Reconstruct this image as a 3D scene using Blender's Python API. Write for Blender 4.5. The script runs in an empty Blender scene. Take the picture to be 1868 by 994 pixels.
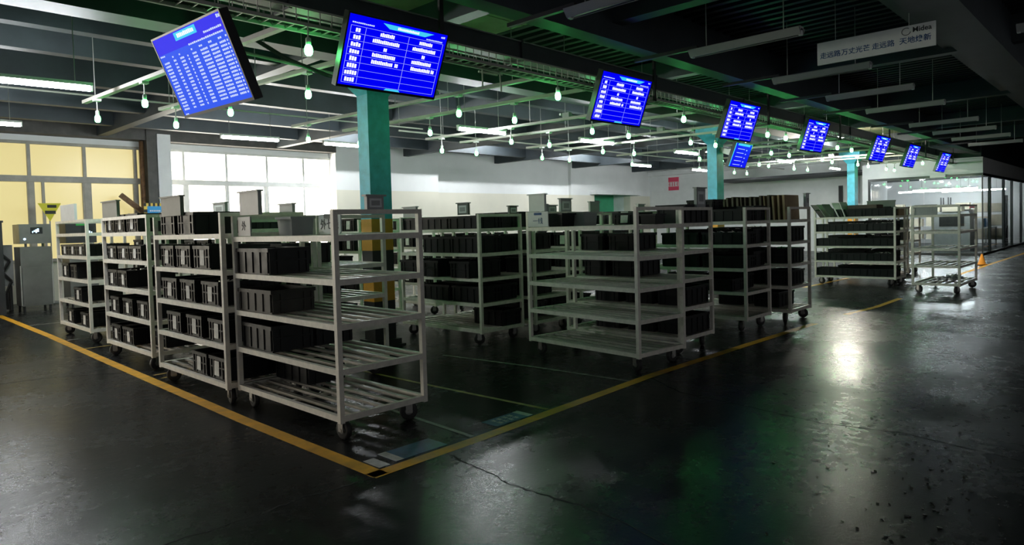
import bpy, math, random
from mathutils import Vector, Matrix
random.seed(7)
sc = bpy.context.scene
C = sc.collection
PI = math.pi

# ------------------------------------------------------------------ camera
FPX, CXP, CYP = 1230.0, 934.0, 451.95
YAW, PITCH, ROLL, EYE = math.radians(43.7), math.radians(2.0), 0.0278, 1.6
_f0 = Vector((math.cos(YAW), math.sin(YAW), 0)); _u0 = Vector((0, 0, 1)); _r0 = Vector((math.sin(YAW), -math.cos(YAW), 0))
_fw = _f0 * math.cos(PITCH) - _u0 * math.sin(PITCH)
_up = _u0 * math.cos(PITCH) + _f0 * math.sin(PITCH)
_R = _r0 * math.cos(ROLL) - _up * math.sin(ROLL)
_U = _up * math.cos(ROLL) + _r0 * math.sin(ROLL)
cam = bpy.data.cameras.new('camera'); cam_o = bpy.data.objects.new('camera', cam); C.objects.link(cam_o)
cam.sensor_fit = 'HORIZONTAL'; cam.sensor_width = 36.0; cam.lens = 36.0 * FPX / 1868.0
cam.shift_y = -(497.0 - CYP) / 1868.0
cam.clip_start = 0.05; cam.clip_end = 200
M = Matrix((( _R.x, _U.x, -_fw.x, 0), (_R.y, _U.y, -_fw.y, 0), (_R.z, _U.z, -_fw.z, EYE), (0, 0, 0, 1)))
cam_o.matrix_world = M
sc.camera = cam_o

# ------------------------------------------------------------------ world, exposure
w = bpy.data.worlds.new('world'); sc.world = w; w.use_nodes = True
w.node_tree.nodes['Background'].inputs[0].default_value = (0.96, 0.98, 1.0, 1)
w.node_tree.nodes['Background'].inputs[1].default_value = 0.42
sc.view_settings.view_transform = 'Standard'
sc.view_settings.look = 'None'
sc.view_settings.gamma = 1.0
sc.view_settings.use_curve_mapping = False
sc.view_settings.exposure = 0.0
# strengths of the lights, the added hidden tubes included
L_TUBE, L_WIN_W, L_WIN_Y, L_BULB, L_SCREEN, L_FLOOD = 235.0, 12.0, 0.70, 75.0, 1.0, 900.0

# ------------------------------------------------------------------ materials
def mat(name, col, rough=0.5, metal=0.0, noise=0.0, nscale=8.0, bump=0.0, emit=None, estr=0.0, spec=0.5, rvar=0.0, alpha=None, trans=0.0):
    m = bpy.data.materials.new(name); m.use_nodes = True
    nt = m.node_tree; b = nt.nodes['Principled BSDF']
    b.inputs['Base Color'].default_value = (*col, 1); b.inputs['Roughness'].default_value = rough
    b.inputs['Metallic'].default_value = metal; b.inputs['Specular IOR Level'].default_value = spec
    if trans: b.inputs['Transmission Weight'].default_value = trans
    if emit: b.inputs['Emission Color'].default_value = (*emit, 1); b.inputs['Emission Strength'].default_value = estr
    if noise or bump or rvar:
        tc = nt.nodes.new('ShaderNodeTexCoord'); n = nt.nodes.new('ShaderNodeTexNoise')
        n.inputs['Scale'].default_value = nscale; n.inputs['Detail'].default_value = 6; n.inputs['Roughness'].default_value = 0.6
        nt.links.new(tc.outputs['Object'], n.inputs['Vector'])
        if noise:
            r = nt.nodes.new('ShaderNodeValToRGB')
            r.color_ramp.elements[0].position = 0.3; r.color_ramp.elements[1].position = 0.7
            r.color_ramp.elements[0].color = (*[max(0, c * (1 - noise)) for c in col], 1)
            r.color_ramp.elements[1].color = (*[min(1, c * (1 + noise)) for c in col], 1)
            nt.links.new(n.outputs['Fac'], r.inputs['Fac']); nt.links.new(r.outputs['Color'], b.inputs['Base Color'])
        if rvar:
            mr = nt.nodes.new('ShaderNodeMapRange')
            mr.inputs['From Min'].default_value = 0.3; mr.inputs['From Max'].default_value = 0.7
            mr.inputs['To Min'].default_value = max(0.02, rough - rvar); mr.inputs['To Max'].default_value = rough + rvar
            nt.links.new(n.outputs['Fac'], mr.inputs['Value']); nt.links.new(mr.outputs['Result'], b.inputs['Roughness'])
        if bump:
            bp = nt.nodes.new('ShaderNodeBump'); bp.inputs['Strength'].default_value = bump; bp.inputs['Distance'].default_value = 0.01
            nt.links.new(n.outputs['Fac'], bp.inputs['Height']); nt.links.new(bp.outputs['Normal'], b.inputs['Normal'])
    return m

def floor_material():
    m = bpy.data.materials.new('worn_dark_epoxy'); m.use_nodes = True
    nt = m.node_tree; b = nt.nodes['Principled BSDF']; N = nt.nodes.new; K = nt.links.new
    tc = N('ShaderNodeTexCoord')
    n1 = N('ShaderNodeTexNoise'); n1.inputs['Scale'].default_value = 0.55; n1.inputs['Detail'].default_value = 8; n1.inputs['Roughness'].default_value = 0.62
    n2 = N('ShaderNodeTexNoise'); n2.inputs['Scale'].default_value = 9; n2.inputs['Detail'].default_value = 8; n2.inputs['Roughness'].default_value = 0.7
    n3 = N('ShaderNodeTexNoise'); n3.inputs['Scale'].default_value = 45; n3.inputs['Detail'].default_value = 4
    for n in (n1, n2, n3): K(tc.outputs['Object'], n.inputs['Vector'])
    r1 = N('ShaderNodeValToRGB'); r1.color_ramp.elements[0].position = .32; r1.color_ramp.elements[1].position = .72
    r1.color_ramp.elements[0].color = (.007, .008, .009, 1); r1.color_ramp.elements[1].color = (.020, .021, .021, 1)
    K(n1.outputs['Fac'], r1.inputs['Fac'])
    r2 = N('ShaderNodeValToRGB'); r2.color_ramp.elements[0].position = .35; r2.color_ramp.elements[1].position = .75
    r2.color_ramp.elements[0].color = (.6, .6, .6, 1); r2.color_ramp.elements[1].color = (1.5, 1.5, 1.45, 1)
    K(n2.outputs['Fac'], r2.inputs['Fac'])
    mx = N('ShaderNodeMix'); mx.data_type = 'RGBA'; mx.blend_type = 'MULTIPLY'; mx.inputs['Factor'].default_value = 1
    K(r1.outputs['Color'], mx.inputs['A']); K(r2.outputs['Color'], mx.inputs['B']); K(mx.outputs['Result'], b.inputs['Base Color'])
    mr = N('ShaderNodeMapRange'); mr.inputs['From Min'].default_value = .3; mr.inputs['From Max'].default_value = .7
    mr.inputs['To Min'].default_value = .19; mr.inputs['To Max'].default_value = .35
    K(n1.outputs['Fac'], mr.inputs['Value'])
    ad = N('ShaderNodeMath'); ad.operation = 'MULTIPLY_ADD'; ad.inputs[1].default_value = .24; K(n2.outputs['Fac'], ad.inputs[0])
    sb = N('ShaderNodeMath'); sb.operation = 'SUBTRACT'; sb.inputs[1].default_value = .12; K(mr.outputs['Result'], sb.inputs[0]); K(sb.outputs[0], ad.inputs[2])
    K(ad.outputs[0], b.inputs['Roughness'])
    bp = N('ShaderNodeBump'); bp.inputs['Strength'].default_value = .20; bp.inputs['Distance'].default_value = .01
    K(n2.outputs['Fac'], bp.inputs['Height'])
    bp2 = N('ShaderNodeBump'); bp2.inputs['Strength'].default_value = .16; bp2.inputs['Distance'].default_value = .004
    K(n3.outputs['Fac'], bp2.inputs['Height']); K(bp.outputs['Normal'], bp2.inputs['Normal']); K(bp2.outputs['Normal'], b.inputs['Normal'])
    b.inputs['IOR'].default_value = 1.18
    return m

def wall_material():
    # white paint over a cream dado with a level paint line
    m = bpy.data.materials.new('two_tone_wall_paint'); m.use_nodes = True
    nt = m.node_tree; b = nt.nodes['Principled BSDF']; N = nt.nodes.new; K = nt.links.new
    tc = N('ShaderNodeTexCoord'); sx = N('ShaderNodeSeparateXYZ'); K(tc.outputs['Object'], sx.inputs[0])
    gt = N('ShaderNodeMath'); gt.operation = 'GREATER_THAN'; gt.inputs[1].default_value = 2.9; K(sx.outputs['Z'], gt.inputs[0])
    n = N('ShaderNodeTexNoise'); n.inputs['Scale'].default_value = 1.3; n.inputs['Detail'].default_value = 5; K(tc.outputs['Object'], n.inputs['Vector'])
    mx = N('ShaderNodeMix'); mx.data_type = 'RGBA'; K(gt.outputs[0], mx.inputs['Factor'])
    mx.inputs['A'].default_value = (.72, .69, .58, 1); mx.inputs['B'].default_value = (.80, .81, .80, 1)
    r = N('ShaderNodeValToRGB'); r.color_ramp.elements[0].color = (.88, .88, .88, 1); r.color_ramp.elements[1].color = (1.06, 1.06, 1.06, 1)
    K(n.outputs['Fac'], r.inputs['Fac'])
    m2 = N('ShaderNodeMix'); m2.data_type = 'RGBA'; m2.blend_type = 'MULTIPLY'; m2.inputs['Factor'].default_value = 1
    K(mx.outputs['Result'], m2.inputs['A']); K(r.outputs['Color'], m2.inputs['B']); K(m2.outputs['Result'], b.inputs['Base Color'])
    b.inputs['Roughness'].default_value = .7
    return m

MT = {
 'floor': floor_material(), 'wall': wall_material(),
 'white_wall': mat('white_plaster', (.78, .79, .79), .75, noise=.06, nscale=2),
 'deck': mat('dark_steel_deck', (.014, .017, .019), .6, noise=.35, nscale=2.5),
 'beam': mat('blue_grey_beam_paint', (.042, .054, .062), .55, noise=.25, nscale=1.6),
 'tan_panel': mat('tan_ceiling_board', (.34, .31, .20), .7, noise=.18, nscale=3),
 'duct': mat('dark_duct', (.03, .034, .04), .4, noise=.2, nscale=5),
 'galv': mat('galvanised_wire', (.45, .45, .43), .4, .6),
 'trunk': mat('off_white_trunking', (.40, .39, .35), .5, noise=.1, nscale=6),
 'rod': mat('steel_rod', (.35, .35, .34), .45, .7),
 'trolley': mat('cream_grey_enamel', (.75, .715, .63), .42, noise=.14, nscale=14, rvar=.1),
 'slat': mat('worn_shaded_slat', (.44, .42, .37), .45, noise=.25, nscale=10, rvar=.1),  # darker than the frame enamel: shelf shade put into the colour
 'rubber': mat('black_rubber_tyre', (.022, .021, .02), .6, noise=.3, nscale=20),
 'hub': mat('grey_zinc', (.32, .31, .29), .4, .7),
 'crate': mat('black_crate_plastic', (.008, .0085, .0095), .45, spec=.22, noise=.25, nscale=9, rvar=.1),
 'crate2': mat('charcoal_crate_plastic', (.011, .0115, .0125), .45, spec=.22, noise=.2, nscale=9, rvar=.1),
 'crate3': mat('dusty_grey_crate_plastic', (.04, .037, .032), .5, spec=.22, noise=.2, nscale=9),
 'card': mat('paper_card', (.70, .69, .64), .7, noise=.15, nscale=22),
 'sign_grey': mat('grey_sheet_metal', (.34, .35, .35), .45, noise=.1, nscale=6),
 'sign_dark': mat('dark_olive_sheet', (.13, .135, .12), .5, noise=.1, nscale=6),
 'sign_white': mat('white_sheet', (.70, .72, .72), .5, noise=.06, nscale=6),
 'cardboard': mat('brown_cardboard', (.27, .19, .11), .75, noise=.15, nscale=10),
 'cardboard_d': mat('dark_cardboard', (.09, .07, .05), .75, noise=.2, nscale=10),
 'paper': mat('white_paper', (.75, .74, .70), .7),
 'teal': mat('teal_column_paint', (.07, .40, .58), .5, noise=.22, nscale=7),
 'band_y': mat('amber_band_paint', (.62, .27, .02), .5, noise=.1),
 'band_k': mat('black_band_paint', (.015, .015, .016), .5),
 'tape': mat('yellow_floor_tape', (.70, .35, .012), .5, noise=.3, nscale=6, rvar=.1),
 'tape_thin': mat('worn_yellow_line', (.36, .24, .05), .5, noise=.5, nscale=9),
 'tape_w': mat('worn_pale_line', (.26, .25, .22), .5, noise=.5, nscale=9),
 'crack': mat('crack_dirt', (.004, .004, .004), .9),
 'blue_label': mat('blue_floor_sticker', (.02, .09, .22), .35, noise=.4, nscale=12),
 'white_label': mat('white_floor_sticker', (.55, .55, .52), .35, noise=.25, nscale=14),
 'frame': mat('window_frame_paint', (.42, .40, .35), .6, noise=.15, nscale=5),
 'frame_w': mat('white_window_frame', (.70, .70, .68), .55, noise=.08, nscale=5),
 'black_frame': mat('black_aluminium', (.012, .013, .016), .35),
 'rust': mat('rusty_pipe', (.16, .085, .04), .7, noise=.4, nscale=12),
 'dark_col': mat('dark_grey_column', (.07, .066, .06), .6, noise=.3, nscale=4),
 'steel': mat('brushed_stainless', (.20, .195, .185), .38, .6, noise=.15, nscale=3, rvar=.08),
 'machine_k': mat('black_machine', (.02, .02, .021), .5, noise=.3, nscale=5),
 'bezel': mat('black_bezel', (.010, .010, .012), .35),
 'text_blue': mat('blue_sign_ink', (.015, .075, .22), .6),
 'text_dark': mat('dark_ink', (.03, .035, .04), .6),
 'text_white': mat('white_ink', (.8, .8, .8), .6),
 'red': mat('red_sign', (.80, .08, .16), .55),
 'cyan_sign': mat('sky_blue_sign', (.02, .33, .72), .5),
 'yellow': mat('yellow_warning', (.72, .66, .02), .5),
 'black': mat('matt_black', (.012, .012, .012), .6),
 'green_door': mat('green_door_paint', (.05, .36, .18), .5, noise=.1, nscale=3),
 'green_bit': mat('green_plastic', (.05, .42, .08), .4),
 'metal_bits': mat('shiny_metal_parts', (.55, .54, .50), .3, .7),
 'beige_box': mat('beige_carton', (.62, .56, .43), .7, noise=.1, nscale=5),
 'orange': mat('orange_plastic', (.75, .28, .03), .5),
 'stripe_y': mat('yellow_stripe', (.70, .50, .06), .5),
 'grey_fix': mat('grey_lamp_housing', (.36, .37, .37), .4, noise=.08, nscale=4),
 'dead_tube': mat('unlit_tube_glass', (.55, .56, .56), .2),
 'socket': mat('white_lamp_socket', (.55, .58, .55), .5),
 # light givers
 'tube': mat('lit_tube', (.8, .8, .8), .4, emit=(.93, .97, 1.0), estr=L_TUBE),
 'tube_in': mat('lit_room_tube', (.8, .8, .8), .4, emit=(.93, .97, 1.0), estr=L_TUBE * .45),
 'bulb': mat('green_lit_bulb', (.6, .9, .6), .4, emit=(.10, 1.0, .22), estr=L_BULB),
 'win_w': mat('daylit_pane', (.8, .8, .8), .3, emit=(1.0, .93, .78), estr=L_WIN_W),
 'win_y': mat('yellow_lit_pane', (.3, .27, .15), .3, emit=(.93, .77, .33), estr=L_WIN_Y),
 'flood': mat('flood_lens', (.8, .8, .8), .3, emit=(1.0, .94, .82), estr=L_FLOOD),
 'scr_blue': mat('screen_blue', (.0, .0, .02), .6, spec=.05, emit=(.0, .0, .92), estr=L_SCREEN),
 'scr_blue2': mat('screen_royal_blue', (.0, .0, .02), .6, spec=.05, emit=(.03, .10, .86), estr=L_SCREEN),
 'scr_deep': mat('screen_indigo_band', (.0, .0, .02), .6, spec=.05, emit=(.035, .03, .85), estr=L_SCREEN),
 'scr_white': mat('screen_white', (.0, .0, .02), .6, spec=.05, emit=(.95, .97, 1.0), estr=L_SCREEN * 1.1),
 'scr_cyan': mat('screen_cyan', (.0, .0, .02), .6, spec=.05, emit=(.06, .62, .92), estr=L_SCREEN),
 'scr_pale': mat('screen_pale', (.0, .0, .02), .6, spec=.05, emit=(.62, .72, 1.0), estr=L_SCREEN),
 'scr_line': mat('screen_line', (.0, .0, .02), .6, spec=.05, emit=(.35, .38, 1.0), estr=L_SCREEN),
 'led': mat('display_white', (.0, .0, .02), .2, emit=(.6, .8, 1.0), estr=2.0),
}
def glass_material():
    m = bpy.data.materials.new('clear_glass'); m.use_nodes = True
    nt = m.node_tree; nt.nodes.clear(); N = nt.nodes.new; K = nt.links.new
    o = N('ShaderNodeOutputMaterial'); t = N('ShaderNodeBsdfTransparent'); g = N('ShaderNodeBsdfGlossy'); x = N('ShaderNodeMixShader'); f = N('ShaderNodeFresnel')
    t.inputs[0].default_value = (.86, .90, .90, 1); g.inputs['Roughness'].default_value = .03; f.inputs['IOR'].default_value = 1.5
    gm = N('ShaderNodeNewGeometry'); iv = N('ShaderNodeMath'); iv.operation = 'SUBTRACT'; iv.inputs[0].default_value = 1.0; K(gm.outputs['Backfacing'], iv.inputs[1])
    mu = N('ShaderNodeMath'); mu.operation = 'MULTIPLY'; K(f.outputs[0], mu.inputs[0]); K(iv.outputs[0], mu.inputs[1]); K(mu.outputs[0], x.inputs[0]); K(t.outputs[0], x.inputs[1]); K(g.outputs[0], x.inputs[2]); K(x.outputs[0], o.inputs[0])
    return m
MT['glass'] = glass_material()

# ------------------------------------------------------------------ helpers
class MB:
    def __init__(s): s.v = []; s.f = []
    def box(s, x0, y0, z0, x1, y1, z1):
        i = len(s.v)
        s.v += [(x0,y0,z0),(x1,y0,z0),(x1,y1,z0),(x0,y1,z0),(x0,y0,z1),(x1,y0,z1),(x1,y1,z1),(x0,y1,z1)]
        s.f += [(i,i+3,i+2,i+1),(i+4,i+5,i+6,i+7),(i,i+1,i+5,i+4),(i+1,i+2,i+6,i+5),(i+2,i+3,i+7,i+6),(i+3,i,i+4,i+7)]
        return s
    def cbox(s, c, d): return s.box(c[0]-d[0]/2, c[1]-d[1]/2, c[2]-d[2]/2, c[0]+d[0]/2, c[1]+d[1]/2, c[2]+d[2]/2)
    def obox(s, c, ax, h):     # oriented box: axes (3 vectors), half sizes
        i = len(s.v); c = Vector(c)
        for sx, sy, sz in ((-1,-1,-1),(1,-1,-1),(1,1,-1),(-1,1,-1),(-1,-1,1),(1,-1,1),(1,1,1),(-1,1,1)):
            s.v.append(tuple(c + Vector(ax[0])*sx*h[0] + Vector(ax[1])*sy*h[1] + Vector(ax[2])*sz*h[2]))
        s.f += [(i,i+3,i+2,i+1),(i+4,i+5,i+6,i+7),(i,i+1,i+5,i+4),(i+1,i+2,i+6,i+5),(i+2,i+3,i+7,i+6),(i+3,i,i+4,i+7)]
        return s
    def tube(s, p0, p1, r, n=8, r1=None):
        p0, p1 = Vector(p0), Vector(p1); d = (p1 - p0).normalized()
        a = d.orthogonal().normalized(); b = d.cross(a); i = len(s.v); r1 = r if r1 is None else r1
        for k in range(n):
            t = 2*PI*k/n; o = a*math.cos(t) + b*math.sin(t)
            s.v.append(tuple(p0 + o*r)); s.v.append(tuple(p1 + o*r1))
        for k in range(n):
            j = (k+1) % n; s.f.append((i+2*k, i+2*j, i+2*j+1, i+2*k+1))
        s.f.append(tuple(i+2*k for k in reversed(range(n)))); s.f.append(tuple(i+2*k+1 for k in range(n)))
        return s
    def path(s, pts, r, n=6):
        for a, b in zip(pts, pts[1:]): s.tube(a, b, r, n)
        return s
    def lathe(s, prof, n=12, c=(0,0,0)):
        i = len(s.v); m = len(prof)
        for k in range(n):
            t = 2*PI*k/n
            for r, z in prof: s.v.append((c[0]+r*math.cos(t), c[1]+r*math.sin(t), c[2]+z))
        for k in range(n):
            j = (k+1) % n
            for q in range(m-1): s.f.append((i+k*m+q, i+j*m+q, i+j*m+q+1, i+k*m+q+1))
        return s
    def prism(s, pts, z0, z1):
        i = len(s.v); n = len(pts)
        s.v += [(x, y, z0) for x, y in pts] + [(x, y, z1) for x, y in pts]
        s.f += [tuple(i+k for k in reversed(range(n))), tuple(i+n+k for k in range(n))]
        s.f += [(i+k, i+(k+1) % n, i+n+(k+1) % n, i+n+k) for k in range(n)]
        return s
    def mesh(s, name, m=None, smooth=False):
        me = bpy.data.meshes.new(name); me.from_pydata(s.v, [], s.f); me.update()
        if m: me.materials.append(MT[m])
        if smooth:
            for p in me.polygons: p.use_smooth = True
        return me

def link(name, me, parent=None, loc=None, rot=None, mtx=None):
    o = bpy.data.objects.new(name, me); C.objects.link(o)
    if parent: o.parent = parent
    if mtx is not None: o.matrix_local = mtx
    if loc is not None: o.location = loc
    if rot is not None: o.rotation_euler = rot
    return o
def part(name, mb, m, parent=None, smooth=False, **k): return link(name, mb.mesh(name, m, smooth), parent, **k)
def tag(o, label, cat, group=None):
    o['label'] = label; o['category'] = cat
    if group: o['group'] = group
    return o
def thing(name, label, cat, loc=(0,0,0), rz=0, group=None):
    o = link(name, None, loc=loc, rot=(0,0,rz)); o.empty_display_size = .1
    return tag(o, label, cat, group)
def stuff(o): o['kind'] = 'stuff'; return o
def struct(name, mb=None, m=None, label=None):
    o = part(name, mb, m) if mb else link(name, None)
    o['kind'] = 'structure'
    if label: o['label'] = label
    return o
def box1(name, m, parent, *a): return part(name, MB().box(*a), m, parent)
def text_mesh(txt, size, m, depth=.002, bold=0.0):
    cu = bpy.data.curves.new('txt', 'FONT'); cu.body = txt; cu.size = size; cu.extrude = depth; cu.offset = bold
    cu.align_x = 'CENTER'; cu.align_y = 'CENTER'; cu.resolution_u = 3
    o = bpy.data.objects.new('txt', cu); C.objects.link(o)
    bpy.context.view_layer.update()
    me = bpy.data.meshes.new_from_object(o.evaluated_get(bpy.context.evaluated_depsgraph_get()))
    bpy.data.objects.remove(o); me.materials.clear(); me.materials.append(MT[m])
    return me
def basis(x, y, z, o):
    return Matrix(((x[0],y[0],z[0],o[0]),(x[1],y[1],z[1],o[1]),(x[2],y[2],z[2],o[2]),(0,0,0,1)))
ORD = ['first','second','third','fourth','fifth','sixth','seventh','eighth','ninth','tenth','eleventh','twelfth']

# ================================================================== SETTING
WV, EU = 20.0, 31.7           # window wall plane, end wall plane
fl = struct('floor', MB().box(-16, -12, -.12, 60, 26, 0), 'floor', 'dark worn epoxy factory floor')
def ribbon(name, pts, wid, m, parent, z=.0012, jag=0):
    mb = MB(); P = [Vector((x, y, 0)) for x, y in pts]
    L, Rr = [], []
    for i, p in enumerate(P):
        d = (P[min(i+1, len(P)-1)] - P[max(i-1, 0)]).normalized(); n = Vector((-d.y, d.x, 0))
        ww = wid * (1 + (random.uniform(-jag, jag) if jag else 0))
        L.append(p + n*ww/2); Rr.append(p - n*ww/2)
    for i in range(len(P)-1):
        k = len(mb.v)
        for q in (L[i], Rr[i], Rr[i+1], L[i+1]): mb.v.append((q.x, q.y, z))
        mb.f.append((k, k+1, k+2, k+3))
    return part(name, mb, m, parent)
def jagged(pts, n, a):
    out = []
    for (x0, y0), (x1, y1) in zip(pts, pts[1:]):
        for k in range(n):
            t = k/n; out.append((x0+(x1-x0)*t+random.uniform(-a, a), y0+(y1-y0)*t+random.uniform(-a, a)))
    out.append(pts[-1]); return out
ribbon('crack', jagged([(3.05,3.6),(3.0,3.24),(2.93,2.86),(2.94,2.57),(2.96,2.19),(2.8,1.5)], 7, .012), .011, 'crack', fl, jag=.6)
ribbon('crack', jagged([(2.5,3.62),(2.29,3.64),(2.01,3.69),(1.69,3.66),(1.21,3.69),(.6,3.6)], 7, .012), .010, 'crack', fl, jag=.6)
ribbon('floor_joint', jagged([(5.9,3.75),(5.54,3.19),(5.44,2.42),(5.35,1.86),(5.46,1.32),(5.29,.6),(5.3,-3)], 6, .008), .010, 'crack', fl, jag=.5)
ribbon('crack', jagged([(2.5,8.65),(2.1,8.95),(1.8,9.13),(1.2,9.2)], 6, .015), .012, 'crack', fl, jag=.5)
ribbon('floor_joint', [(12.6,3.3),(12.8,1.5),(12.9,-3)], .015, 'crack', fl)
# marking tape on the floor
def tape(label, pts, wid, m, name='floor_tape', z=.002):
    o = ribbon(name, pts, wid, m, None, z); return tag(o, label, 'floor marking')
tape('wide bright yellow tape line along the left edge of the trolley bays', [(2.50,3.62),(2.50,5.6),(2.585,9.8),(2.66,13),(2.70,17.2),(2.72,19)], .115, 'tape')
tape('long yellow tape line along the right front of the trolley bays', [(2.45,3.655),(3.4,3.665),(4.3,3.70),(5.93,3.76),(8.08,3.72),(10.3,3.66)], .11, 'tape')
tape('short stretch of yellow tape on the aisle before the far trolleys', [(11.5,3.6),(12.7,3.48),(14.2,3.48)], .10, 'tape')
tape('yellow tape on the floor beneath the far black-crate trolley', [(15.4,5.7),(18.6,5.62)], .11, 'tape')
tape('yellow tape running along the foot of the glass room', [(19.5,3.63),(24,3.60),(31,3.52),(40,3.5)], .11, 'tape')
tape('thin worn yellow bay line right of the nearest trolley', [(4.25,6.6),(4.28,5.25),(4.34,3.78)], .045, 'tape_thin', 'bay_line')
tape('thin faded bay line ending beside the nearest right caster', [(3.52,5.4),(3.46,4.43),(3.42,3.74)], .04, 'tape_w', 'bay_line')
tape('thin pale bay line under the empty middle trolley', [(5.4,6.4),(5.55,5.1),(5.62,3.80)], .04, 'tape_w', 'bay_line')
tape('thin pale bay line near the far left cabinets', [(2.75,14.82),(4.6,14.82)], .05, 'tape_w', 'bay_line')
tape('thin yellowish bay line before the leftmost trolley casters', [(2.72,12.15),(4.3,12.2)], .05, 'tape_w', 'bay_line')
tape('thin yellow bay line between the two far left trolleys', [(2.66,11.0),(4.2,11.05)], .05, 'tape_thin', 'bay_line')
tape('upper of two thin yellow bay lines by the third trolley', [(2.66,8.22),(4.0,8.26)], .045, 'tape_thin', 'bay_line')
tape('lower of two thin yellow bay lines by the third trolley', [(2.66,7.98),(4.0,8.02)], .045, 'tape_thin', 'bay_line')
tape('thin bay line right behind the middle trolleys', [(6.9,6.3),(6.95,3.85)], .04, 'tape_w', 'bay_line')
def sticker(label, u, v, wu, wv, bars, m='blue_label'):
    o = thing('floor_sticker', label, 'floor sticker', (u, v, 0))
    part('sheet', MB().box(-wu/2, -wv/2, .0005, wu/2, wv/2, .0028), m, o)
    for (a, b, c, d) in bars: part('white_strip', MB().box(a, b, .0028, c, d, .0040), 'white_label', o)
    return o
s1 = sticker('blue floor sticker with white strip inside the middle bay line', 3.93, 3.86, .42, .18, [(.15,-.09,.21,.09)])
s2 = sticker('scuffed blue floor sticker with white strip by the tape corner', 2.95, 3.86, .46, .22, [(-.23,-.11,-.16,.11)])
tag(part('floor_sticker', MB().box(2.575, 3.74, .0005, 2.66, 3.93, .0028), 'white_label'), 'small white sticker tucked into the yellow tape corner', 'floor sticker')
def glyph_row(mb, x, y, z, n, ch, gap, th):   # unreadable print: a row of character-like clusters
    for i in range(n):
        cx = x + i*(ch+gap)
        for k in range(3):
            yy = y + (k-1)*ch*.38
            mb.box(cx-ch*.45, yy-th/2, z, cx+ch*.45*random.uniform(.5,1), yy+th/2, z+.0008)
        xx = cx + random.uniform(-.2,.2)*ch; mb.box(xx-th/2, y-ch*.48, z, xx+th/2, y+ch*.48, z+.0008)
mbp = MB(); glyph_row(mbp, -.12, .035, .0028, 4, .05, .012, .009); glyph_row(mbp, -.12, -.035, .0028, 4, .05, .012, .009)
stuff(part('print', mbp, 'white_label', s1))
# paint flakes scattered on the aisle
mb = MB()
for i in range(170):
    t = random.random(); u = 3.3 + 2.6*t + random.gauss(0,.35); v = .55 + .9*t + random.gauss(0,.30)
    s_ = random.uniform(.004,.014); a = random.random()*PI
    mb.obox((u, v, .003), ((math.cos(a),math.sin(a),.25),(-math.sin(a),math.cos(a),0),(0,0,1)), (s_, s_*.6, .0015))
fk = part('paint_flakes', mb, 'crate3'); tag(fk, 'scatter of small curled paint flakes on the open dark floor', 'debris'); fk['kind'] = 'stuff'

# ---- ceiling
ce = struct('ceiling', MB().box(-16, -12, 4.35, 60, 7.6, 4.5), 'deck', 'dark corrugated steel deck ceiling')
part('high_deck', MB().box(-16, 7.6, 5.0, 60, 26, 5.15), 'deck', ce)
mb = MB()
u = -6.0
while u < 44:
    mb.box(u, -3.0, 4.29, u+.09, 7.45, 4.352); mb.box(u, 7.8, 4.94, u+.09, 20.0, 5.002); u += .23
rb = part('deck_ribs', mb, 'deck', ce); rb['kind'] = 'stuff'
def beam(v0, v1, z0, z1, m='beam', u0=-16, u1=44, fl_=0.0):
    mb = MB().box(u0, v0, z0, u1, v1, z1)
    if fl_: mb.box(u0, v0-fl_, z0, u1, v1+fl_, z0+.03)
    return part('girder', mb, m, ce)
beam(4.60, 4.84, 3.72, 4.35)
beam(7.42, 7.78, 3.78, 5.0)
beam(1.45, 1.92, 3.74, 4.35)
beam(1.92, 2.25, 3.98, 4.35)
beam(-2.0, -1.6, 3.74, 4.35)
for v_, zz in ((9.9,4.2),(11.25,4.2),(13.6,4.25),(16.0,4.25),(18.2,4.25)): beam(v_, v_+.2, zz, 5.0)
beam(19.55, 20.0, 4.12, 5.0, m='dark_col', u1=12.2)
# cross beams
for u_ in (-3.3, 1.7, 6.62, 11.6, 16.6, 21.6, 26.6):
    part('cross_beam', MB().box(u_, -11, 3.92, u_+.2, 1.45, 4.35), 'beam', ce)
    part('cross_beam', MB().box(u_, 1.92, 3.92, u_+.2, 4.6, 4.35), 'beam', ce)
for u_ in (.3, 5.25, 10.1, 15.0, 20.0, 25.0, 30):
    part('cross_beam', MB().box(u_, 7.78, 4.15, u_+.22, 20.0, 5.0), 'beam', ce)
    part('cross_beam', MB().box(u_, 4.84, 3.98, u_+.2, 7.42, 4.35), 'beam', ce)
# tan boards fixed under the deck between the two girders
for u0_, n_ in ((3.2, 3), (22.2, 7)):
    for i in range(n_):
        for j in range(2):
            a = u0_ + i*1.2; b = 4.95 + j*1.2
            part('ceiling_board', MB().box(a+.01, b+.01, 4.262, a+1.19, b+1.19, 4.292), 'tan_panel', ce)
# ---- window wall (v = 20)
def wall_boxes(name, boxes, m, label=None):
    mb = MB()
    for b in boxes: mb.box(*b)
    return struct(name, mb, m, label)
TOP, SILL = 3.97, 1.0
wb = wall_boxes('wall_back', [(-16, 20.0, 0, 12.2, 20.25, SILL), (-16, 20.0, TOP, 12.2, 20.25, 5.0), (12.2, 20.0, 0, 26.7, 20.25, 5.0),
    (26.7, 20.0, 3.0, 29.8, 20.25, 5.0), (29.8, 20.0, 0, EU+.3, 20.25, 5.0), (12.2, 19.62, 0, 16.6, 20.0, 5.0), (24.9, 19.85, 3.08, EU, 20.0, 5.0), (24.9, 19.85, 0, 26.7, 20.0, 3.08), (29.8, 19.85, 0, EU, 20.0, 3.08),
    (6.42, 19.9, 0, 7.0, 20.2, 5.0)], 'wall', 'white plaster back wall over a cream painted dado')
box1('pier', 'white_wall', wb, 6.66, 19.48, 0, 7.0, 19.9, 4.3)
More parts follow.
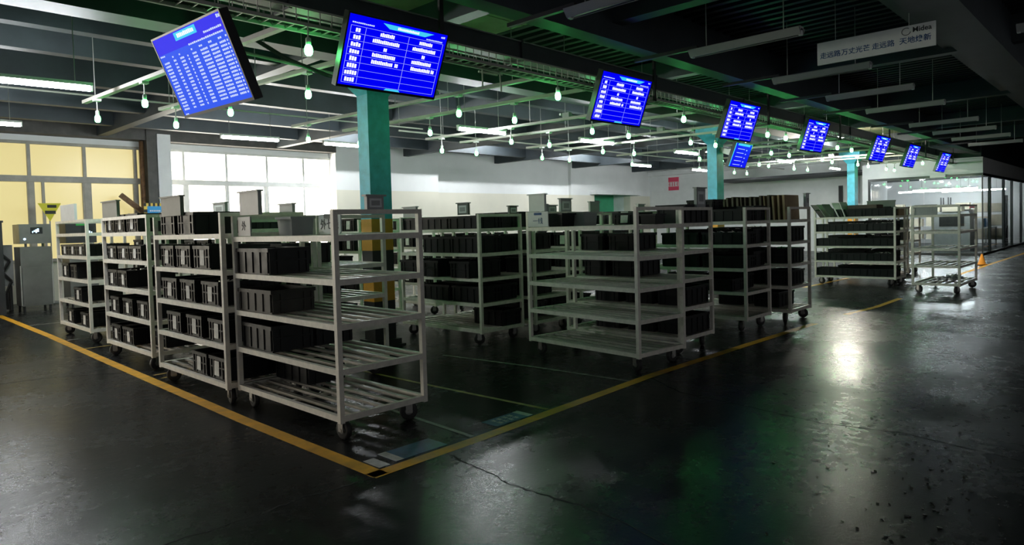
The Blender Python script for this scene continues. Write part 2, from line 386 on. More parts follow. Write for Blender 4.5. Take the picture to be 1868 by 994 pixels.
box1('dark_pier', 'dark_col', wb, 6.40, 19.50, 0, 6.64, 19.9, 4.5)
def window(name, us, mframe, mpane, label, extra=()):
    o = struct(name, None, None, label)
    for i, x in enumerate(us):
        part('mullion', MB().box(x-.035, 19.96, SILL, x+.035, 20.08, TOP), mframe, o)
    part('transom', MB().box(us[0], 19.93, 2.97, us[-1], 20.08, 3.12), mframe, o)
    part('head', MB().box(us[0], 19.94, TOP-.07, us[-1], 20.08, TOP), mframe, o)
    part('sill', MB().box(us[0], 19.90, SILL-.02, us[-1], 20.08, SILL+.06), mframe, o)
    for a, b in zip(us, us[1:]):
        part('pane', MB().box(a+.036, 20.05, 3.121, b-.036, 20.06, TOP-.071), mpane, o)
        part('pane', MB().box(a+.036, 20.05, SILL+.061, b-.036, 20.06, 2.969), mpane, o)
    for a in extra: part('sash_stile', MB().box(a[0], 19.97, SILL, a[1], 20.085, 2.97), mframe, o)
    return o
w1 = window('window_1', [-2.45, -1.2, .05, 1.3, 2.55, 3.86, 5.05, 6.25, 6.40], 'frame', 'win_y', 'row of yellow lit factory windows at left', extra=((4.98,5.18),(3.80,3.95),(4.1,4.16),(6.18,6.3)))
w2 = window('window_2', [7.02, 7.50, 8.72, 9.98, 11.22, 12.2], 'frame_w', 'win_w', 'blown-out daylit factory windows', extra=((7.45,7.62),(9.85,9.93),(8.66,8.78)))
w3 = window('window_3', [-15.5, -14.25, -13, -11.75, -10.5, -9.25, -8, -6.75, -5.5, -4.25, -3.0], 'frame_w', 'win_w', 'daylit factory windows further along the wall')
# end wall and green doorway
we = wall_boxes('wall_end', [(EU, 8.3, 0, EU+.25, 20.3, 5.0)], 'white_wall', 'white plaster end wall')
d1 = struct('door_1', None, None, 'green double doors in a recess under a white shutter housing')
box1('recess_back', 'green_door', d1, 26.7, 20.9, 0, 29.8, 20.95, 3.0)
box1('recess_side', 'white_wall', d1, 29.8, 20.25, 0, 29.85, 20.95, 3.0)
box1('recess_side', 'white_wall', d1, 26.65, 20.25, 0, 26.7, 20.95, 3.0)
box1('recess_head', 'white_wall', d1, 26.7, 20.25, 2.98, 29.8, 20.95, 3.03)
for a, b in ((26.8,27.65),(27.7,28.6)):
    lf = box1('door_leaf', 'green_door', d1, a, 20.82, .02, b, 20.9, 2.95)
    box1('door_window', 'black_frame', lf, a+.2, 20.805, 1.9, b-.2, 20.82, 2.7)
box1('shutter_housing', 'white_wall', d1, 26.35, 19.5, 2.93, 30.35, 19.85, 3.14)
# exposed white duct band on end wall
box1('wall_band', 'white_wall', we, EU-.25, 8.4, 3.95, EU, 19.8, 4.2)
box1('wall_panel', 'sign_grey', we, EU-.06, 9.3, 2.1, EU, 9.75, 4.0)
box1('wall_slot', 'black', we, EU-.06, 10.0, 2.0, EU, 10.16, 2.9)
# red sign on the end wall
sg = thing('wall_sign', 'small red square sign with white characters on the end wall', 'sign', (EU, 18.38, 3.15))
box1('plate', 'red', sg, -.03, -.30, 0, -.001, .30, .68)
box1('white_band', 'text_white', sg, -.033, -.29, .20, -.03, .29, .44)
mb = MB()
for i in range(4): 
    for k in range(3):
        mb.box(-.036, -.27+i*.145, .225+k*.075, -.033, -.17+i*.145+random.uniform(-.02,.02), .255+k*.075)
    mb.box(-.036, -.235+i*.145, .22, -.033, -.205+i*.145, .43)
stuff(part('characters', mb, 'red', sg))

# ================================================================== TEAL COLUMNS
def column(label, u, v, bands):
    o = thing('column', label, 'column', (u, v, 0), 0, 'teal factory columns')
    h, g = .17, .12
    zs = [(.0,.62,'band_k')] + ([(.62,.95,'band_y'),(.95,1.30,'band_k'),(1.30,1.72,'band_y')] if bands else [(.62,1.72,'band_k')])
    for a, b, m in zs:
        nm = 'amber_band' if m == 'band_y' else 'black_band'
        part(nm, MB().box(-h, -g, a, h, g, b), m, o)
    part('shaft', MB().box(-h, -g, 1.72, h, g, 3.36), 'teal', o)
    part('base_plate', MB().box(-.24,-.24,0,.24,.24,.03).box(-.2,-.2,.03,.2,.2,.10), 'black', o)
    mb = MB(); i = 0
    a, b = h, .33
    mb.v = [(-a,-g,3.36),(a,-g,3.36),(a,g,3.36),(-a,g,3.36),(-b,-b,3.62),(b,-b,3.62),(b,b,3.62),(-b,b,3.62)]
    mb.f = [(0,3,2,1),(4,5,6,7),(0,1,5,4),(1,2,6,5),(2,3,7,6),(3,0,4,7)]
    mb.box(-b,-b,3.62,b,b,3.78)
    part('capital', mb, 'teal', o)
    return o
column('nearest teal column with amber and black bands behind the nearest trolley', 5.33, 7.6, True)
column('middle teal column with a screen mounted on it', 15.05, 7.6, True)
column('farthest teal column near the glass room', 25.1, 7.6, True)
pz = thing('pipe', 'rusty vertical pipe with a broken diagonal stub beside the yellow windows', 'pipe', (6.33, 19.7, 0))
part('run', MB().tube((0,0,0),(0,0,4.1),.055,10), 'rust', pz, True)
part('diagonal_stub', MB().obox((-.30,-.05,2.42), (Vector((.72,0,-.62)).normalized(),(0,1,0),Vector((.62,0,.72)).normalized()), (.36,.05,.06)), 'rust', pz)

# ================================================================== GLASS ROOM
GU, GV = 29.3, 4.5
wg = struct('wall_glass_room', MB().box(GU, GV, 2.98, GU+.2, 8.3, 3.56).box(GU+.2, GV, 2.98, 50, GV+.2, 3.55), 'white_wall', 'white fascia above the black framed glass room')
box1('wall_return', 'white_wall', wg, GU, 8.3, 0, EU, 8.5, 3.56)
box1('bulkhead', 'beam', wg, GU+.05, GV+.05, 3.56, EU+.3, 8.3, 4.35)
box1('bulkhead', 'beam', wg, EU+.3, GV+.05, 3.55, 50, GV+.2, 4.35)
def fbar(*a): return box1('frame_bar', 'black_frame', wg, *a)
fbar(GU, GV, 2.88, GU+.08, 8.3, 2.98); fbar(GU+.08, GV, 2.88, 50, GV+.08, 2.98); fbar(GU, GV, 0, GU+.08, 8.3, .08); fbar(GU+.08, GV, 0, 50, GV+.08, .08)
fbar(GU, 8.2, .08, GU+.08, 8.3, 2.88)
fbar(GU+.005, GV, .08, GU+.045, GV+.04, 2.88)
for uu in (30.80, 34.0, 36.2, 39.0, 42): fbar(uu, GV, .08, uu+.16, GV+.08, 2.88)
fbar(34.7, GV-.02, 1.0, 34.76, GV+.02, 2.0)
for a, b in ((GV+.05, 6.35), (6.37, 8.2)): part('glass_pane', MB().box(GU+.03, a, .08, GU+.042, b, 2.88), 'glass', wg)
for a, b in ((GU+.05, 30.80), (30.96, 34.0), (34.16, 36.2), (36.36, 39.0), (39.16, 42)): part('glass_pane', MB().box(a, GV+.03, .08, b, GV+.042, 2.88), 'glass', wg)
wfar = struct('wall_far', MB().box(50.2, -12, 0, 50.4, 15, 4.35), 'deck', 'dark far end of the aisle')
wfr = struct('wall_light_block', MB().box(27, -8.2, 0, 60, -8, 4.35), 'deck', 'unseen dark wall added to dim the far aisle')  # out of view, added to block ambient light from the far trolleys
wr = struct('wall_glass_room_back', MB().box(41, GV+.1, 0, 41.2, 15, 3.4).box(EU+.3, 14.8, 0, 41, 15, 3.4), 'white_wall', 'white inner walls of the glass room')
c2 = struct('ceiling_glass_room', MB().box(GU+.2, GV+.2, 3.3, 41.2, 15, 3.4), 'deck', 'dark ceiling inside the glass room')
# (contents of the glass room are built further down)

# ================================================================== TROLLEYS
TW, TL = .83, 1.72
ZS = [.16, .51, .845, 1.18, 1.51]; ZTOP = 1.745
pt = .04
mesh_post = MB().box(-pt/2,-pt/2,.15,pt/2,pt/2,ZTOP).mesh('post','trolley')
def shelf_mesh():
    mb = MB(); a, b = TW/2, TL/2; r = .036; h = .045
    mb.box(-a+pt, -b, 0, a-pt, -b+r, h); mb.box(-a+pt, b-r, 0, a-pt, b, h)
    mb.box(-a, -b+pt, 0, -a+r, b-pt, h); mb.box(a-r, -b+pt, 0, a, b-pt, h)
    mb.box(-a+r, -.018, 0, a-r, .018, .02)
    return mb.mesh('shelf_frame','trolley')
mesh_shelf = shelf_mesh()
mesh_slat = MB().box(-.020,-TL/2+.036,.02,.020,TL/2-.036,.041).mesh('slat','slat')
mesh_rail_s = MB().box(-TW/2+pt,-.017,-.036,TW/2-pt,.017,0).mesh('top_rail','trolley')
mesh_rail_l = MB().box(-.017,-TL/2+pt,-.036,.017,TL/2-pt,0).mesh('top_rail','trolley')
def caster_meshes():
    f = MB().box(-.05,-.045,.150,.05,.045,.16).box(-.045,-.036,.06,.01,-.028,.151).box(-.045,.028,.06,.01,.036,.151).tube((-.018,-.04,.074),(-.018,.04,.074),.014,8)
    wmb = MB().lathe([(.0,-.024),(.032,-.024),(.038,-.019),(.060,-.024),(.074,-.017),(.074,.017),(.060,.024),(.038,.019),(.032,.024),(0,.024)], 18)
    wme = wmb.mesh('wheel','rubber', True)
    wme.materials.append(MT['hub'])
    m_ = 10
    for i, p in enumerate(wme.polygons):
        if i % 9 in (0, 8): p.material_index = 1
    return f.mesh('caster','hub'), wme
mesh_caster, mesh_wheel = caster_meshes()
TROLLEYS = {}
def trolley(key, label, u0, v0, rot=0.0, rails='s', casters=(0,0,0,0), nslat=5):
    c, s = math.cos(rot), math.sin(rot)
    cx, cy = TW/2, TL/2
    o = thing('shelf_trolley', label, 'trolley', (u0 + cx*c - cy*s, v0 + cx*s + cy*c, 0), rot, 'five-shelf cream metal trolleys')
    for sx in (-1, 1):
        for sy in (-1, 1):
            link('post', mesh_post, o, loc=(sx*(TW/2-pt/2), sy*(TL/2-pt/2), 0))
    for z in ZS:
        sh = link('shelf_frame', mesh_shelf, o, loc=(0,0,z))
        for i in range(nslat):
            link('slat', mesh_slat, sh, loc=(-TW/2 + TW*(i+1)/(nslat+1), 0, 0))
    for sy in (-1, 1): link('top_rail', mesh_rail_s, o, loc=(0, sy*(TL/2-.02), ZTOP))
    if 'l' in rails:
        link('top_rail', mesh_rail_l, o, loc=(-TW/2+.02, 0, ZTOP))
    if 'b' in rails:
        link('top_rail', mesh_rail_l, o, loc=(TW/2-.02, 0, ZTOP))
    k = 0
    for sx in (-1, 1):
        for sy in (-1, 1):
            a = casters[k] + random.uniform(-.25,.25); k += 1
            cs = link('caster', mesh_caster, o, loc=(sx*(TW/2-.09), sy*(TL/2-.12), 0), rot=(0,0,a))
            link('wheel', mesh_wheel, cs, loc=(-.018,0,.074), rot=(PI/2,0,0))
    TROLLEYS[key] = o
    return o
# (key, label, short phrase for what it carries)
TSPEC = [
 ('T1', 'nearest cream metal trolley with mostly empty slatted shelves by the tape corner', 2.68, 4.37, 0, 's', 'nearest trolley'),
 ('T2', 'crate-laden cream trolley right behind the nearest trolley on the left tape', 2.60, 6.13, 0, 's', 'second tape-side trolley'),
 ('T3', 'crate-laden trolley third from the tape corner along the left tape', 2.73, 8.45, 0, 'sl', 'third tape-side trolley'),
 ('T4', 'leftmost crate-laden trolley, nearest the stainless cabinets', 2.85, 11.38, 0, 'sl', 'leftmost trolley'),
 ('S1', 'trolley standing behind the second tape-side trolley, its end by the near column', 3.54, 6.08, 0, 's', 'trolley behind second tape-side one'),
 ('S3', 'trolley half hidden behind the third tape-side trolley', 3.70, 8.5, 0, 's', 'trolley behind third tape-side one'),
 ('S4', 'trolley half hidden behind the leftmost trolley', 3.85, 11.4, 0, 's', 'trolley behind the leftmost one'),
 ('M2', 'bare cream trolley with empty shelves in the middle of the picture', 5.96, 3.9, -.10, 's', 'bare middle trolley'),
 ('M3', 'trolley close behind the right of the bare middle trolley', 7.05, 4.03, 0, 's', 'trolley right of the bare one'),
 ('M1', 'crate-laden trolley just right of the near teal column', 6.13, 6.45, 0, 's', 'trolley right of near column'),
 ('M4', 'trolley in the second row directly behind the bare middle trolley', 7.15, 6.4, .02, 's', 'trolley behind the bare one'),
 ('M5', 'trolley in the second row behind the right-hand loaded trolleys', 8.35, 6.5, -.03, 'sb', 'second-row trolley right of middle'),
 ('M6', 'right-hand trolley of the second row below the middle column', 9.6, 6.4, 0, 's', 'second-row trolley at right'),
 ('R1', 'dark loaded trolley between the middle trolleys and the cardboard-topped one', 9.02, 4.12, 0, 's', 'trolley left of the cardboard'),
 ('R2', 'loaded trolley topped with upright cardboard sheets at the bay end', 10.1, 3.93, 0, 's', 'cardboard-topped trolley'),
 ('B1', 'far trolley in the back row left of the near column', 4.9, 9.4, .03, 's', 'back-row trolley left of column'),
 ('B2', 'far trolley in the back row seen right of the near column', 6.3, 9.5, 0, 's', 'back-row trolley behind column'),
 ('B3', 'third far trolley of the back row under the green doorway', 7.8, 9.4, -.02, 's', 'third back-row trolley'),
 ('B4', 'fourth far trolley of the back row', 9.4, 9.5, 0, 's', 'fourth back-row trolley'),
 ('B5', 'right-hand far trolley of the back row', 11.1, 9.4, 0, 's', 'right-hand back-row trolley'),
 ('F1', 'far aisle trolley packed with black crates and topped with tilted sheets', 16.4, 4.1, 0, 's', 'far black-crate trolley'),
 ('F3', 'far trolley just behind the one packed with black crates', 17.5, 4.3, 0, 's', 'trolley behind far black-crate one'),
 ('F4', 'far trolley standing against the glass room behind the bare rusty trolley', 20.0, 4.6, 0, 's', 'trolley by the glass room'),
]
PH = {}
for key, lab, u0, v0, rot, rails, ph in TSPEC:
    trolley(key, lab, u0, v0, rot, rails, casters=[random.choice((0.2, PI/2, -.6, 2.6)) for _ in range(4)] if key not in ('T1','M2') else [PI/2-.1, PI/2+.2, -.3, .3])
    PH[key] = ph
for k_, z_ in (('T2',1.02),('T3',1.05),('T4',1.06),('S3',1.05),('S4',1.06)): TROLLEYS[k_].scale.z = z_
trolley('F2', 'bare far trolley turned sideways before the glass room', 17.05, 2.72, PI/2, 'slb', casters=(.4,1.2,2.0,-.5)); PH['F2'] = 'bare far trolley'

# ================================================================== CRATES
def crate_meshes(D, Wd, H, tag_, m):
    t = .012; a, b = D/2, Wd/2
    mb = MB().box(-a,-b,0,a,b,t)
    mb.box(-a,-b,t,-a+t,b,H).box(a-t,-b,t,a,b,H).box(-a+t,-b,t,a-t,-b+t,H).box(-a+t,b-t,t,a-t,b,H)
    for y in (-b*.92, b*.92, -b*.55, b*.55):
        mb.box(-a-.010, y-.012, .012, -a, y+.012, H-.03); mb.box(a, y-.012, .012, a+.010, y+.012, H-.03)
    for k in range(5):
        x = -a*.92 + k*a*.46
        mb.box(x-.012, -b-.010, .012, x+.012, -b, H-.03); mb.box(x-.012, b, .012, x+.012, b+.010, H-.03)
    body = mb.mesh('crate_body_'+tag_, m)
    r = .014
    rm = MB().box(-a-r,-b-r,H-.032,-a,b+r,H).box(a,-b-r,H-.032,a+r,b+r,H).box(-a,-b-r,H-.032,a,-b,H).box(-a,b,H-.032,a,b+r,H)
    rm.box(-a-r*.7,-b,H*.5,-a,b,H*.5+.012).box(a,-b,H*.5,a+r*.7,b,H*.5+.012)
    rim = rm.mesh('crate_rim_'+tag_, m)
    return body, rim
CR = {}
for t_, (D, Wd, H, m) in {'a': (.56,.36,.215,'crate'), 'b': (.60,.40,.175,'crate'), 'c': (.58,.38,.225,'crate2'), 'g': (.60,.40,.20,'crate3'), 's': (.40,.30,.15,'crate'), 'd': (.36,.26,.17,'crate2')}.items():
    CR[t_] = (crate_meshes(D, Wd, H, t_, m), D, Wd, H, m)
cards = []
for k in range(5):
    ww, hh = random.uniform(.09,.115), random.uniform(.125,.15); sk = random.uniform(-.015,.015)
    mb = MB(); i = 0
    mb.v = [(-.003,-ww/2+sk,0),(-.003,ww/2+sk,0),(-.003,ww/2,hh),(-.003,-ww/2,hh),(0,-ww/2+sk,0),(0,ww/2+sk,0),(0,ww/2,hh),(0,-ww/2,hh)]
    mb.f = [(0,1,2,3),(4,7,6,5),(0,4,5,1),(1,5,6,2),(2,6,7,3),(3,7,4,0)]
    cards.append(mb.mesh('card','card'))
SHN = ['bottom', 'second', 'middle', 'fourth', 'top']
COUNT = {}
def crate(key, shelf, x, y, rot=0.0, kind='a', card=True, zoff=0.0, label=None):
    """x,y local to the trolley (y from its near end), on top of the slats"""
    t = TROLLEYS[key]; (body, rim), D, Wd, H, m = CR[kind]
    p = t.matrix_local @ Vector((x, y - TL/2, ZS[shelf] + .0455 + zoff))
    rz = t.rotation_euler.z + rot + random.uniform(-.03,.03)
    col = {'crate':'black','crate2':'charcoal','crate3':'dusty grey'}[m]
    o = thing('crate', '', 'crate', p, rz, 'plastic crates on the trolleys')
    COUNT.setdefault((key, shelf), []).append((o, col, card, y, x, zoff, label))
    link('body', body, o); link('rim', rim, o)
    if card:
        link('card', random.choice(cards), o, loc=(-D/2-.0095, random.uniform(-.02,.02), H*.16))
        if random.random() < .5: link('card', random.choice(cards), o, loc=(D/2+.0095, random.uniform(-.02,.02), H*.16), rot=(0,0,PI))
    return o
for t in TROLLEYS.values(): t.matrix_basis = t.matrix_basis
bpy.context.view_layer.update()
FX = -TW/2 + .035   # front face line
def row(key, shelf, ys, kind='a', card=True, x=None, rot=0.0):
    for y in ys:
        D = CR[kind][1] if rot == 0 else CR[kind][2]
        crate(key, shelf, (FX + .012 + D/2) if x is None else x, y, rot, kind, card)
H90 = PI/2
# second to leftmost trolleys along the left tape
row('T2',0,[.28,.70],'a'); row('T2',1,[.27,.80,1.33],'a'); row('T2',2,[.38,.92,1.42],'c'); row('T2',3,[.55,1.0,1.44],'c'); row('T2',4,[.92,1.40],'c',False)
row('T3',0,[.96,1.42],'a'); row('T3',0,[.40],'a',False,x=.1); row('T3',1,[.37,.92,1.42],'a'); row('T3',2,[1.07,1.48],'a'); row('T3',3,[.55,1.0,1.46],'b'); row('T3',4,[.62,1.08,1.48],'c')
row('T4',0,[.44,1.22],'a'); row('T4',1,[.75],'a'); row('T4',2,[1.40],'c'); row('T4',2,[.9],'a',False); row('T4',3,[.5,.93,1.38],'b')
# nearest trolley: crates pushed to its far end
row('T1',3,[1.40],'c',False,x=-.19,rot=H90)
row('T1',2,[1.38],'g',False,x=-.18,rot=H90)
row('T1',1,[1.38],'c',False,x=-.18,rot=H90); row('T1',1,[1.38],'c',False,x=.22,rot=H90)
row('T1',0,[1.42],'c',False,x=.15,rot=H90)
# behind them
for sh, ys in ((0,[1.1]),(1,[.5,1.05]),(2,[.8,1.3]),(3,[1.0,1.40])): row('S1',sh,ys,'c')
for sh, ys in ((0,[.5,1.0]),(1,[.4,.9,1.4]),(2,[.45,1.2]),(3,[.4,.9,1.35]),(4,[.6,1.1])): row('S3',sh,ys,'a')
for sh, ys in ((0,[.5,1.0]),(2,[.45,1.2]),(3,[.4,1.1]),(4,[1.2])): row('S4',sh,ys,'a')
# middle group
row('M1',4,[.36,.98,1.40],'b',False,x=-.16,rot=H90); row('M1',4,[.40,1.05],'b',False,x=.22,rot=H90)
row('M1',3,[.35,.95],'c',False,x=-.16,rot=H90); row('M1',3,[.40,1.0],'a',False,x=.22,rot=H90)
row('M1',2,[.38,1.02,1.5],'c',False,x=-.14,rot=0); row('M1',1,[.36,1.0],'a',False,x=-.16,rot=H90); row('M1',1,[.4,1.05],'a',False,x=.22,rot=H90)
row('M1',0,[.30],'a',False,x=.18,rot=H90)
row('M3',0,[.25,.7,1.2],'c',False,x=.10); row('M3',1,[.25,.72,1.2],'c',False,x=.10); row('M3',2,[.9,1.35],'a',False,x=.05); row('M3',3,[.95,1.4],'a',False,x=.05); row('M3',4,[.24],'c',False,x=.10); row('M3',4,[.8],'s',True)
row('M2',3,[],'a')
for sh, ys in ((0,[.5,1.1]),(1,[.4,.95,1.4]),(2,[.4,.9,1.4]),(3,[.4,.85,1.3]),(4,[.5,1.0])): row('M4',sh,ys,'c',sh == 4)
for sh, ys in ((0,[.5,1.1]),(1,[.4,.95,1.4]),(2,[.4,.9,1.4]),(3,[.4,.85,1.3]),(4,[.45,.9,1.35])): row('M5',sh,ys,'a',sh > 2)
for sh, ys in ((1,[.4,.95,1.4]),(2,[.4,.9,1.4]),(3,[.4,.85,1.3]),(4,[.45,1.0])): row('M6',sh,ys,'a',False)
# right-hand loaded trolleys
for sh, ys in ((1,[.55,1.2]),(2,[.38,1.05]),(3,[.38,1.05]),(4,[.36,1.0])):
    row('R1',sh,ys,'b',False,x=-.17,rot=H90); row('R1',sh,ys,'a',False,x=.22,rot=H90)
crate('R1',4,-.15,.75,H90,'s',False,zoff=.176)
for sh, ys in ((0,[.45,1.05]),(1,[.28,.74,1.22]),(2,[.28,.74,1.22]),(3,[.28,.74,1.22])): row('R2',sh,ys,'c',False,x=.06)
for k_ in ('B1','B2','B3','B4','B5'):
    for sh in range(1,5):
        row(k_,sh,[y for y in (.38,.86,1.34) if random.random() < .55],'a',random.random() < .6)
# far trolleys
for sh in range(4): row('F1',sh,[.30,.86,1.40],'b',True,x=-.16,rot=H90) if False else None
for sh in range(4):
    for y in (.33,.88,1.40): crate('F1',sh,-.17,y,H90,'b',False)
    crate('F1',sh,.22,.40,H90,'a',False); crate('F1',sh,.22,1.05,H90,'a',False)
for y in (.36,.98): crate('F1',4,-.17,y,H90,'b',False)
for sh in range(1,5): row('F3',sh,[.4,.95,1.4],'a',False)
for sh in range(2,5): row('F4',sh,[.4,.95],'a',True)
# labels for crates: by kind, card, place on the shelf
def n_words(s): return len(s.split())
for (key, sh), lst in COUNT.items():
    lst.sort(key=lambda q: (q[3], q[4]))
    n = len(lst)
    for i, (o, col, card, y, x, zo, lb) in enumerate(lst):
        if n == 1: pos = 'only'
        else: pos = ORD[i] if i < n-1 else 'farthest'
        if i == 0 and n > 1: pos = 'nearest'
        nm = 'carded crate' if card else 'plain crate'
        o['label'] = f'{pos} {col} {nm} on the {SHN[sh]} shelf of the {PH[key]}'
        o['group'] = f'crates on the {PH[key]}'

# heaps of small metal parts in some crates
def heap(key, sh, idx, m='metal_bits', n=26, green=False):
    lst = COUNT[(key, sh)]
    o, col, card, y, x, zo, lb = lst[idx]
    D, Wd, H = [(v[1], v[2], v[3]) for k, v in CR.items() if o.children[0].data == v[0][0]][0]
    mb = MB()
    for i in range(n):
        a = random.random()*PI; tl = random.uniform(-.5,.5)
        ax = Vector((math.cos(a), math.sin(a), tl)).normalized(); ay = Vector((-math.sin(a), math.cos(a), 0)); az = ax.cross(ay)
        mb.obox((random.uniform(-D*.36,D*.36), random.uniform(-Wd*.34,Wd*.34), H-.02+random.uniform(-.02,.025)), (ax, ay, az), (random.uniform(.025,.05), random.uniform(.004,.014), .004))
    mb.box(-D*.46,-Wd*.45,.02,D*.46,Wd*.45,H-.035)
    h = part('parts_heap', mb, m, loc=o.location, rot=o.rotation_euler)
    h['kind'] = 'stuff'
    tag(h, ('loose heap of green plastic parts' if green else 'loose heap of small metal parts') + f' in the {ORD[idx]} crate, {SHN[sh]} shelf, {PH[key]}', 'parts')
for a in (('T2',3,1),('T2',2,0),('T3',4,0),('T3',4,1),('T3',3,1),('T3',2,0),('T4',3,0),('T4',3,1),('S1',2,0),('S3',4,0),('M1',4,0),('M1',3,1),('M5',4,1),('R1',3,0),('R1',3,1),('R2',3,1),('F1',3,0),('F1',3,2),('F1',2,1),('F1',1,0),('M3',3,0),('F3',3,0)): heap(*a)
heap('R2',2,0,'green_bit',14,True)

# ================================================================== THINGS ON THE TROLLEYS
def sign_plate(label, u, v, w, h, m='sign_grey', z=ZTOP, face='u', frame=False, lip=True, name='sign_box'):
    """folded sheet-metal sign standing on a trolley's top rail; faces -u or -v"""
    o = thing(name, label, 'sign holder', (u, v, z), 0 if face == 'u' else H90, 'sheet metal sign holders on the trolleys')
    part('body', MB().box(-.018, -w/2, .0, .018, w/2, h), m, o)
    if lip: part('lip', MB().box(-.032, -w/2-.018, h, .025, w/2+.018, h+.014), m, o)
    if frame:
        part('insert', MB().box(-.0215, -w*.36, h*.16, -.018, w*.36, h*.84), 'sign_white', o)
        part('insert_print', MB().box(-.0230, -w*.25, h*.3, -.0215, w*.25, h*.68), 'sign_grey', o)
    return o
sign_plate('pale sheet sign standing on the leftmost trolley', 2.87, 12.35, .80, .25, 'sign_white', z=1.85, lip=False)
sign_plate('dark olive sheet sign on the third tape-side trolley', 2.75, 9.80, .60, .20, 'sign_dark', z=1.833)
sign_plate('dark grey sheet sign on the second tape-side trolley', 2.62, 7.32, .52, .19, 'sign_dark', z=1.781)
sign_plate('pale small sign holder behind the second tape-side trolley', 3.72, 8.75, .36, .14, 'sign_grey', z=1.833, frame=True)
o_ = sign_plate('large grey sign box standing over the nearest trolley far end', 2.72, 5.77, .36, .20, 'sign_grey', z=ZTOP)
sign_plate('smaller pale grey sign box near the daylit windows', 3.56, 6.70, .28, .13, 'sign_grey', z=ZTOP)
sf = sign_plate('framed glossy sign holder on the nearest trolley right end', 3.06, 4.392, .155, .10, 'sign_grey', z=ZTOP, face='v', frame=True)
sign_plate('grey sign holder beyond the right corner of the nearest trolley', 6.15, 7.92, .30, .14, 'sign_grey', z=ZTOP)
sign_plate('dark sign holder on the trolley right of the near column', 6.14, 6.75, .21, .15, 'sign_dark', frame=True)
sign_plate('small dark sign holder on the right end of the trolley right of near column', 6.80, 6.47, .15, .10, 'sign_dark', face='v', frame=True)
sign_plate('tall bluish white sign plate on the bare middle trolley', 6.14, 5.42, .25, .20, 'sign_white', lip=True)
sign_plate('short grey sign block beside the bluish white plate', 6.42, 5.56, .14, .10, 'sign_grey', lip=False, face='v')
sign_plate('grey framed sign holder behind the bare middle trolley', 7.05, 5.73, .22, .17, 'sign_grey', face='v', frame=True)
sign_plate('small pale sign holder above the middle of the bare trolley', 7.6, 6.44, .20, .11, 'sign_grey', face='v', frame=True)
sign_plate('grey sign block over the right corner of the bare trolley', 8.75, 6.52, .24, .17, 'sign_grey', face='v')
sign_plate('grey sign block left of the middle teal column', 9.95, 6.42, .20, .13, 'sign_grey', face='v')
sign_plate('tall grey framed sign on the trolley right of the bare one', 7.60, 4.052, .22, .23, 'sign_grey', face='v', frame=True)
sign_plate('pale sign holder on the cardboard-topped trolley', 10.82, 3.952, .14, .20, 'sign_white', face='v', frame=True)
# plates hanging on the trolleys
hp = thing('standing_plate', 'grey plate lettered 外七线 standing on the nearest trolley top shelf', 'sign', (3.40, 5.60, ZS[4]+.046))
part('plate', MB().prism([(-.19,0.02),(-.17,0),(.17,0),(.19,.02),(.19,.185),(-.19,.185)], -.006, .006), 'sign_white', hp, mtx=basis((0,-1,0),(0,0,1),(-1,0,0),(0,0,0)))
part('clip', MB().box(-.016,-.08,.150,-.006,.08,.188), 'sign_dark', hp)
link('lettering', text_mesh('外七线', .105, 'text_dark', .001, .001), hp, mtx=basis((0,-1,0),(0,0,1),(-1,0,0),(-.0075,0,.085)))
hp2 = thing('hanging_plate', 'grey plate with dark characters on the nearest trolley left post', 'sign', (2.70, 5.86, 1.56))
part('plate', MB().box(-.006,-.12,0,.006,.12,.17), 'sign_grey', hp2)
link('lettering', text_mesh('外', .09, 'text_dark', .001), hp2, mtx=basis((0,-1,0),(0,0,1),(-1,0,0),(-.0075,0,.085)))
hp3 = thing('hanging_plate', 'white plate with blue characters and logo on the bare middle trolley', 'sign', (6.10, 5.38, 1.57))
part('plate', MB().box(-.006,-.16,-.01,.006,.16,.17), 'sign_white', hp3)
link('lettering', text_mesh('一线', .08, 'text_blue', .001), hp3, mtx=basis((0,-1,0),(0,0,1),(-1,0,0),(-.0075,0,.055)))
part('logo', MB().box(-.0085,-.06,.13,-.0065,.06,.16), 'text_blue', hp3)
def bin_(label, u, v, z, d, w, h, m, name='storage_bin'):
    o = thing(name, label, 'bin', (u, v, z))
    t = .01; mb = MB()
    a, b = d/2, w/2; k = .9
    # tapered tub with open top
    mb.v = [(-a*k,-b*k,0),(a*k,-b*k,0),(a*k,b*k,0),(-a*k,b*k,0),(-a,-b,h),(a,-b,h),(a,b,h),(-a,b,h),
            (-a+t,-b+t,h),(a-t,-b+t,h),(a-t,b-t,h),(-a+t,b-t,h),(-a*k+t,-b*k+t,t),(a*k-t,-b*k+t,t),(a*k-t,b*k-t,t),(-a*k+t,b*k-t,t)]
    mb.f = [(0,3,2,1),(0,1,5,4),(1,2,6,5),(2,3,7,6),(3,0,4,7),(4,5,9,8),(5,6,10,9),(6,7,11,10),(7,4,8,11),(8,9,13,12),(9,10,14,13),(10,11,15,14),(11,8,12,15),(12,13,14,15)]
    part('tub', mb, m, o)
    part('rim', MB().box(-a-.012,-b-.012,h-.02,-a,b+.012,h).box(a,-b-.012,h-.02,a+.012,b+.012,h).box(-a,-b-.012,h-.02,a,-b,h).box(-a,b,h-.02,a,b+.012,h), m, o)
    return o
ZT = ZS[4] + .0455
bin_('plain grey tub on the nearest trolley top shelf', 3.05, 5.60, ZT, .22, .26, .165, 'sign_grey')
bin_('black tub on the bare middle trolley top shelf', 6.32, 5.20, ZT, .25, .22, .16, 'crate')
bin_('pale grey tub beside the black tub on the bare trolley', 6.62, 5.10, ZT, .26, .24, .17, 'sign_grey')
bin_('dark tub at the far end of the bare trolley top shelf', 6.75, 4.2, ZT+.0, .2, .2, .12, 'crate2')
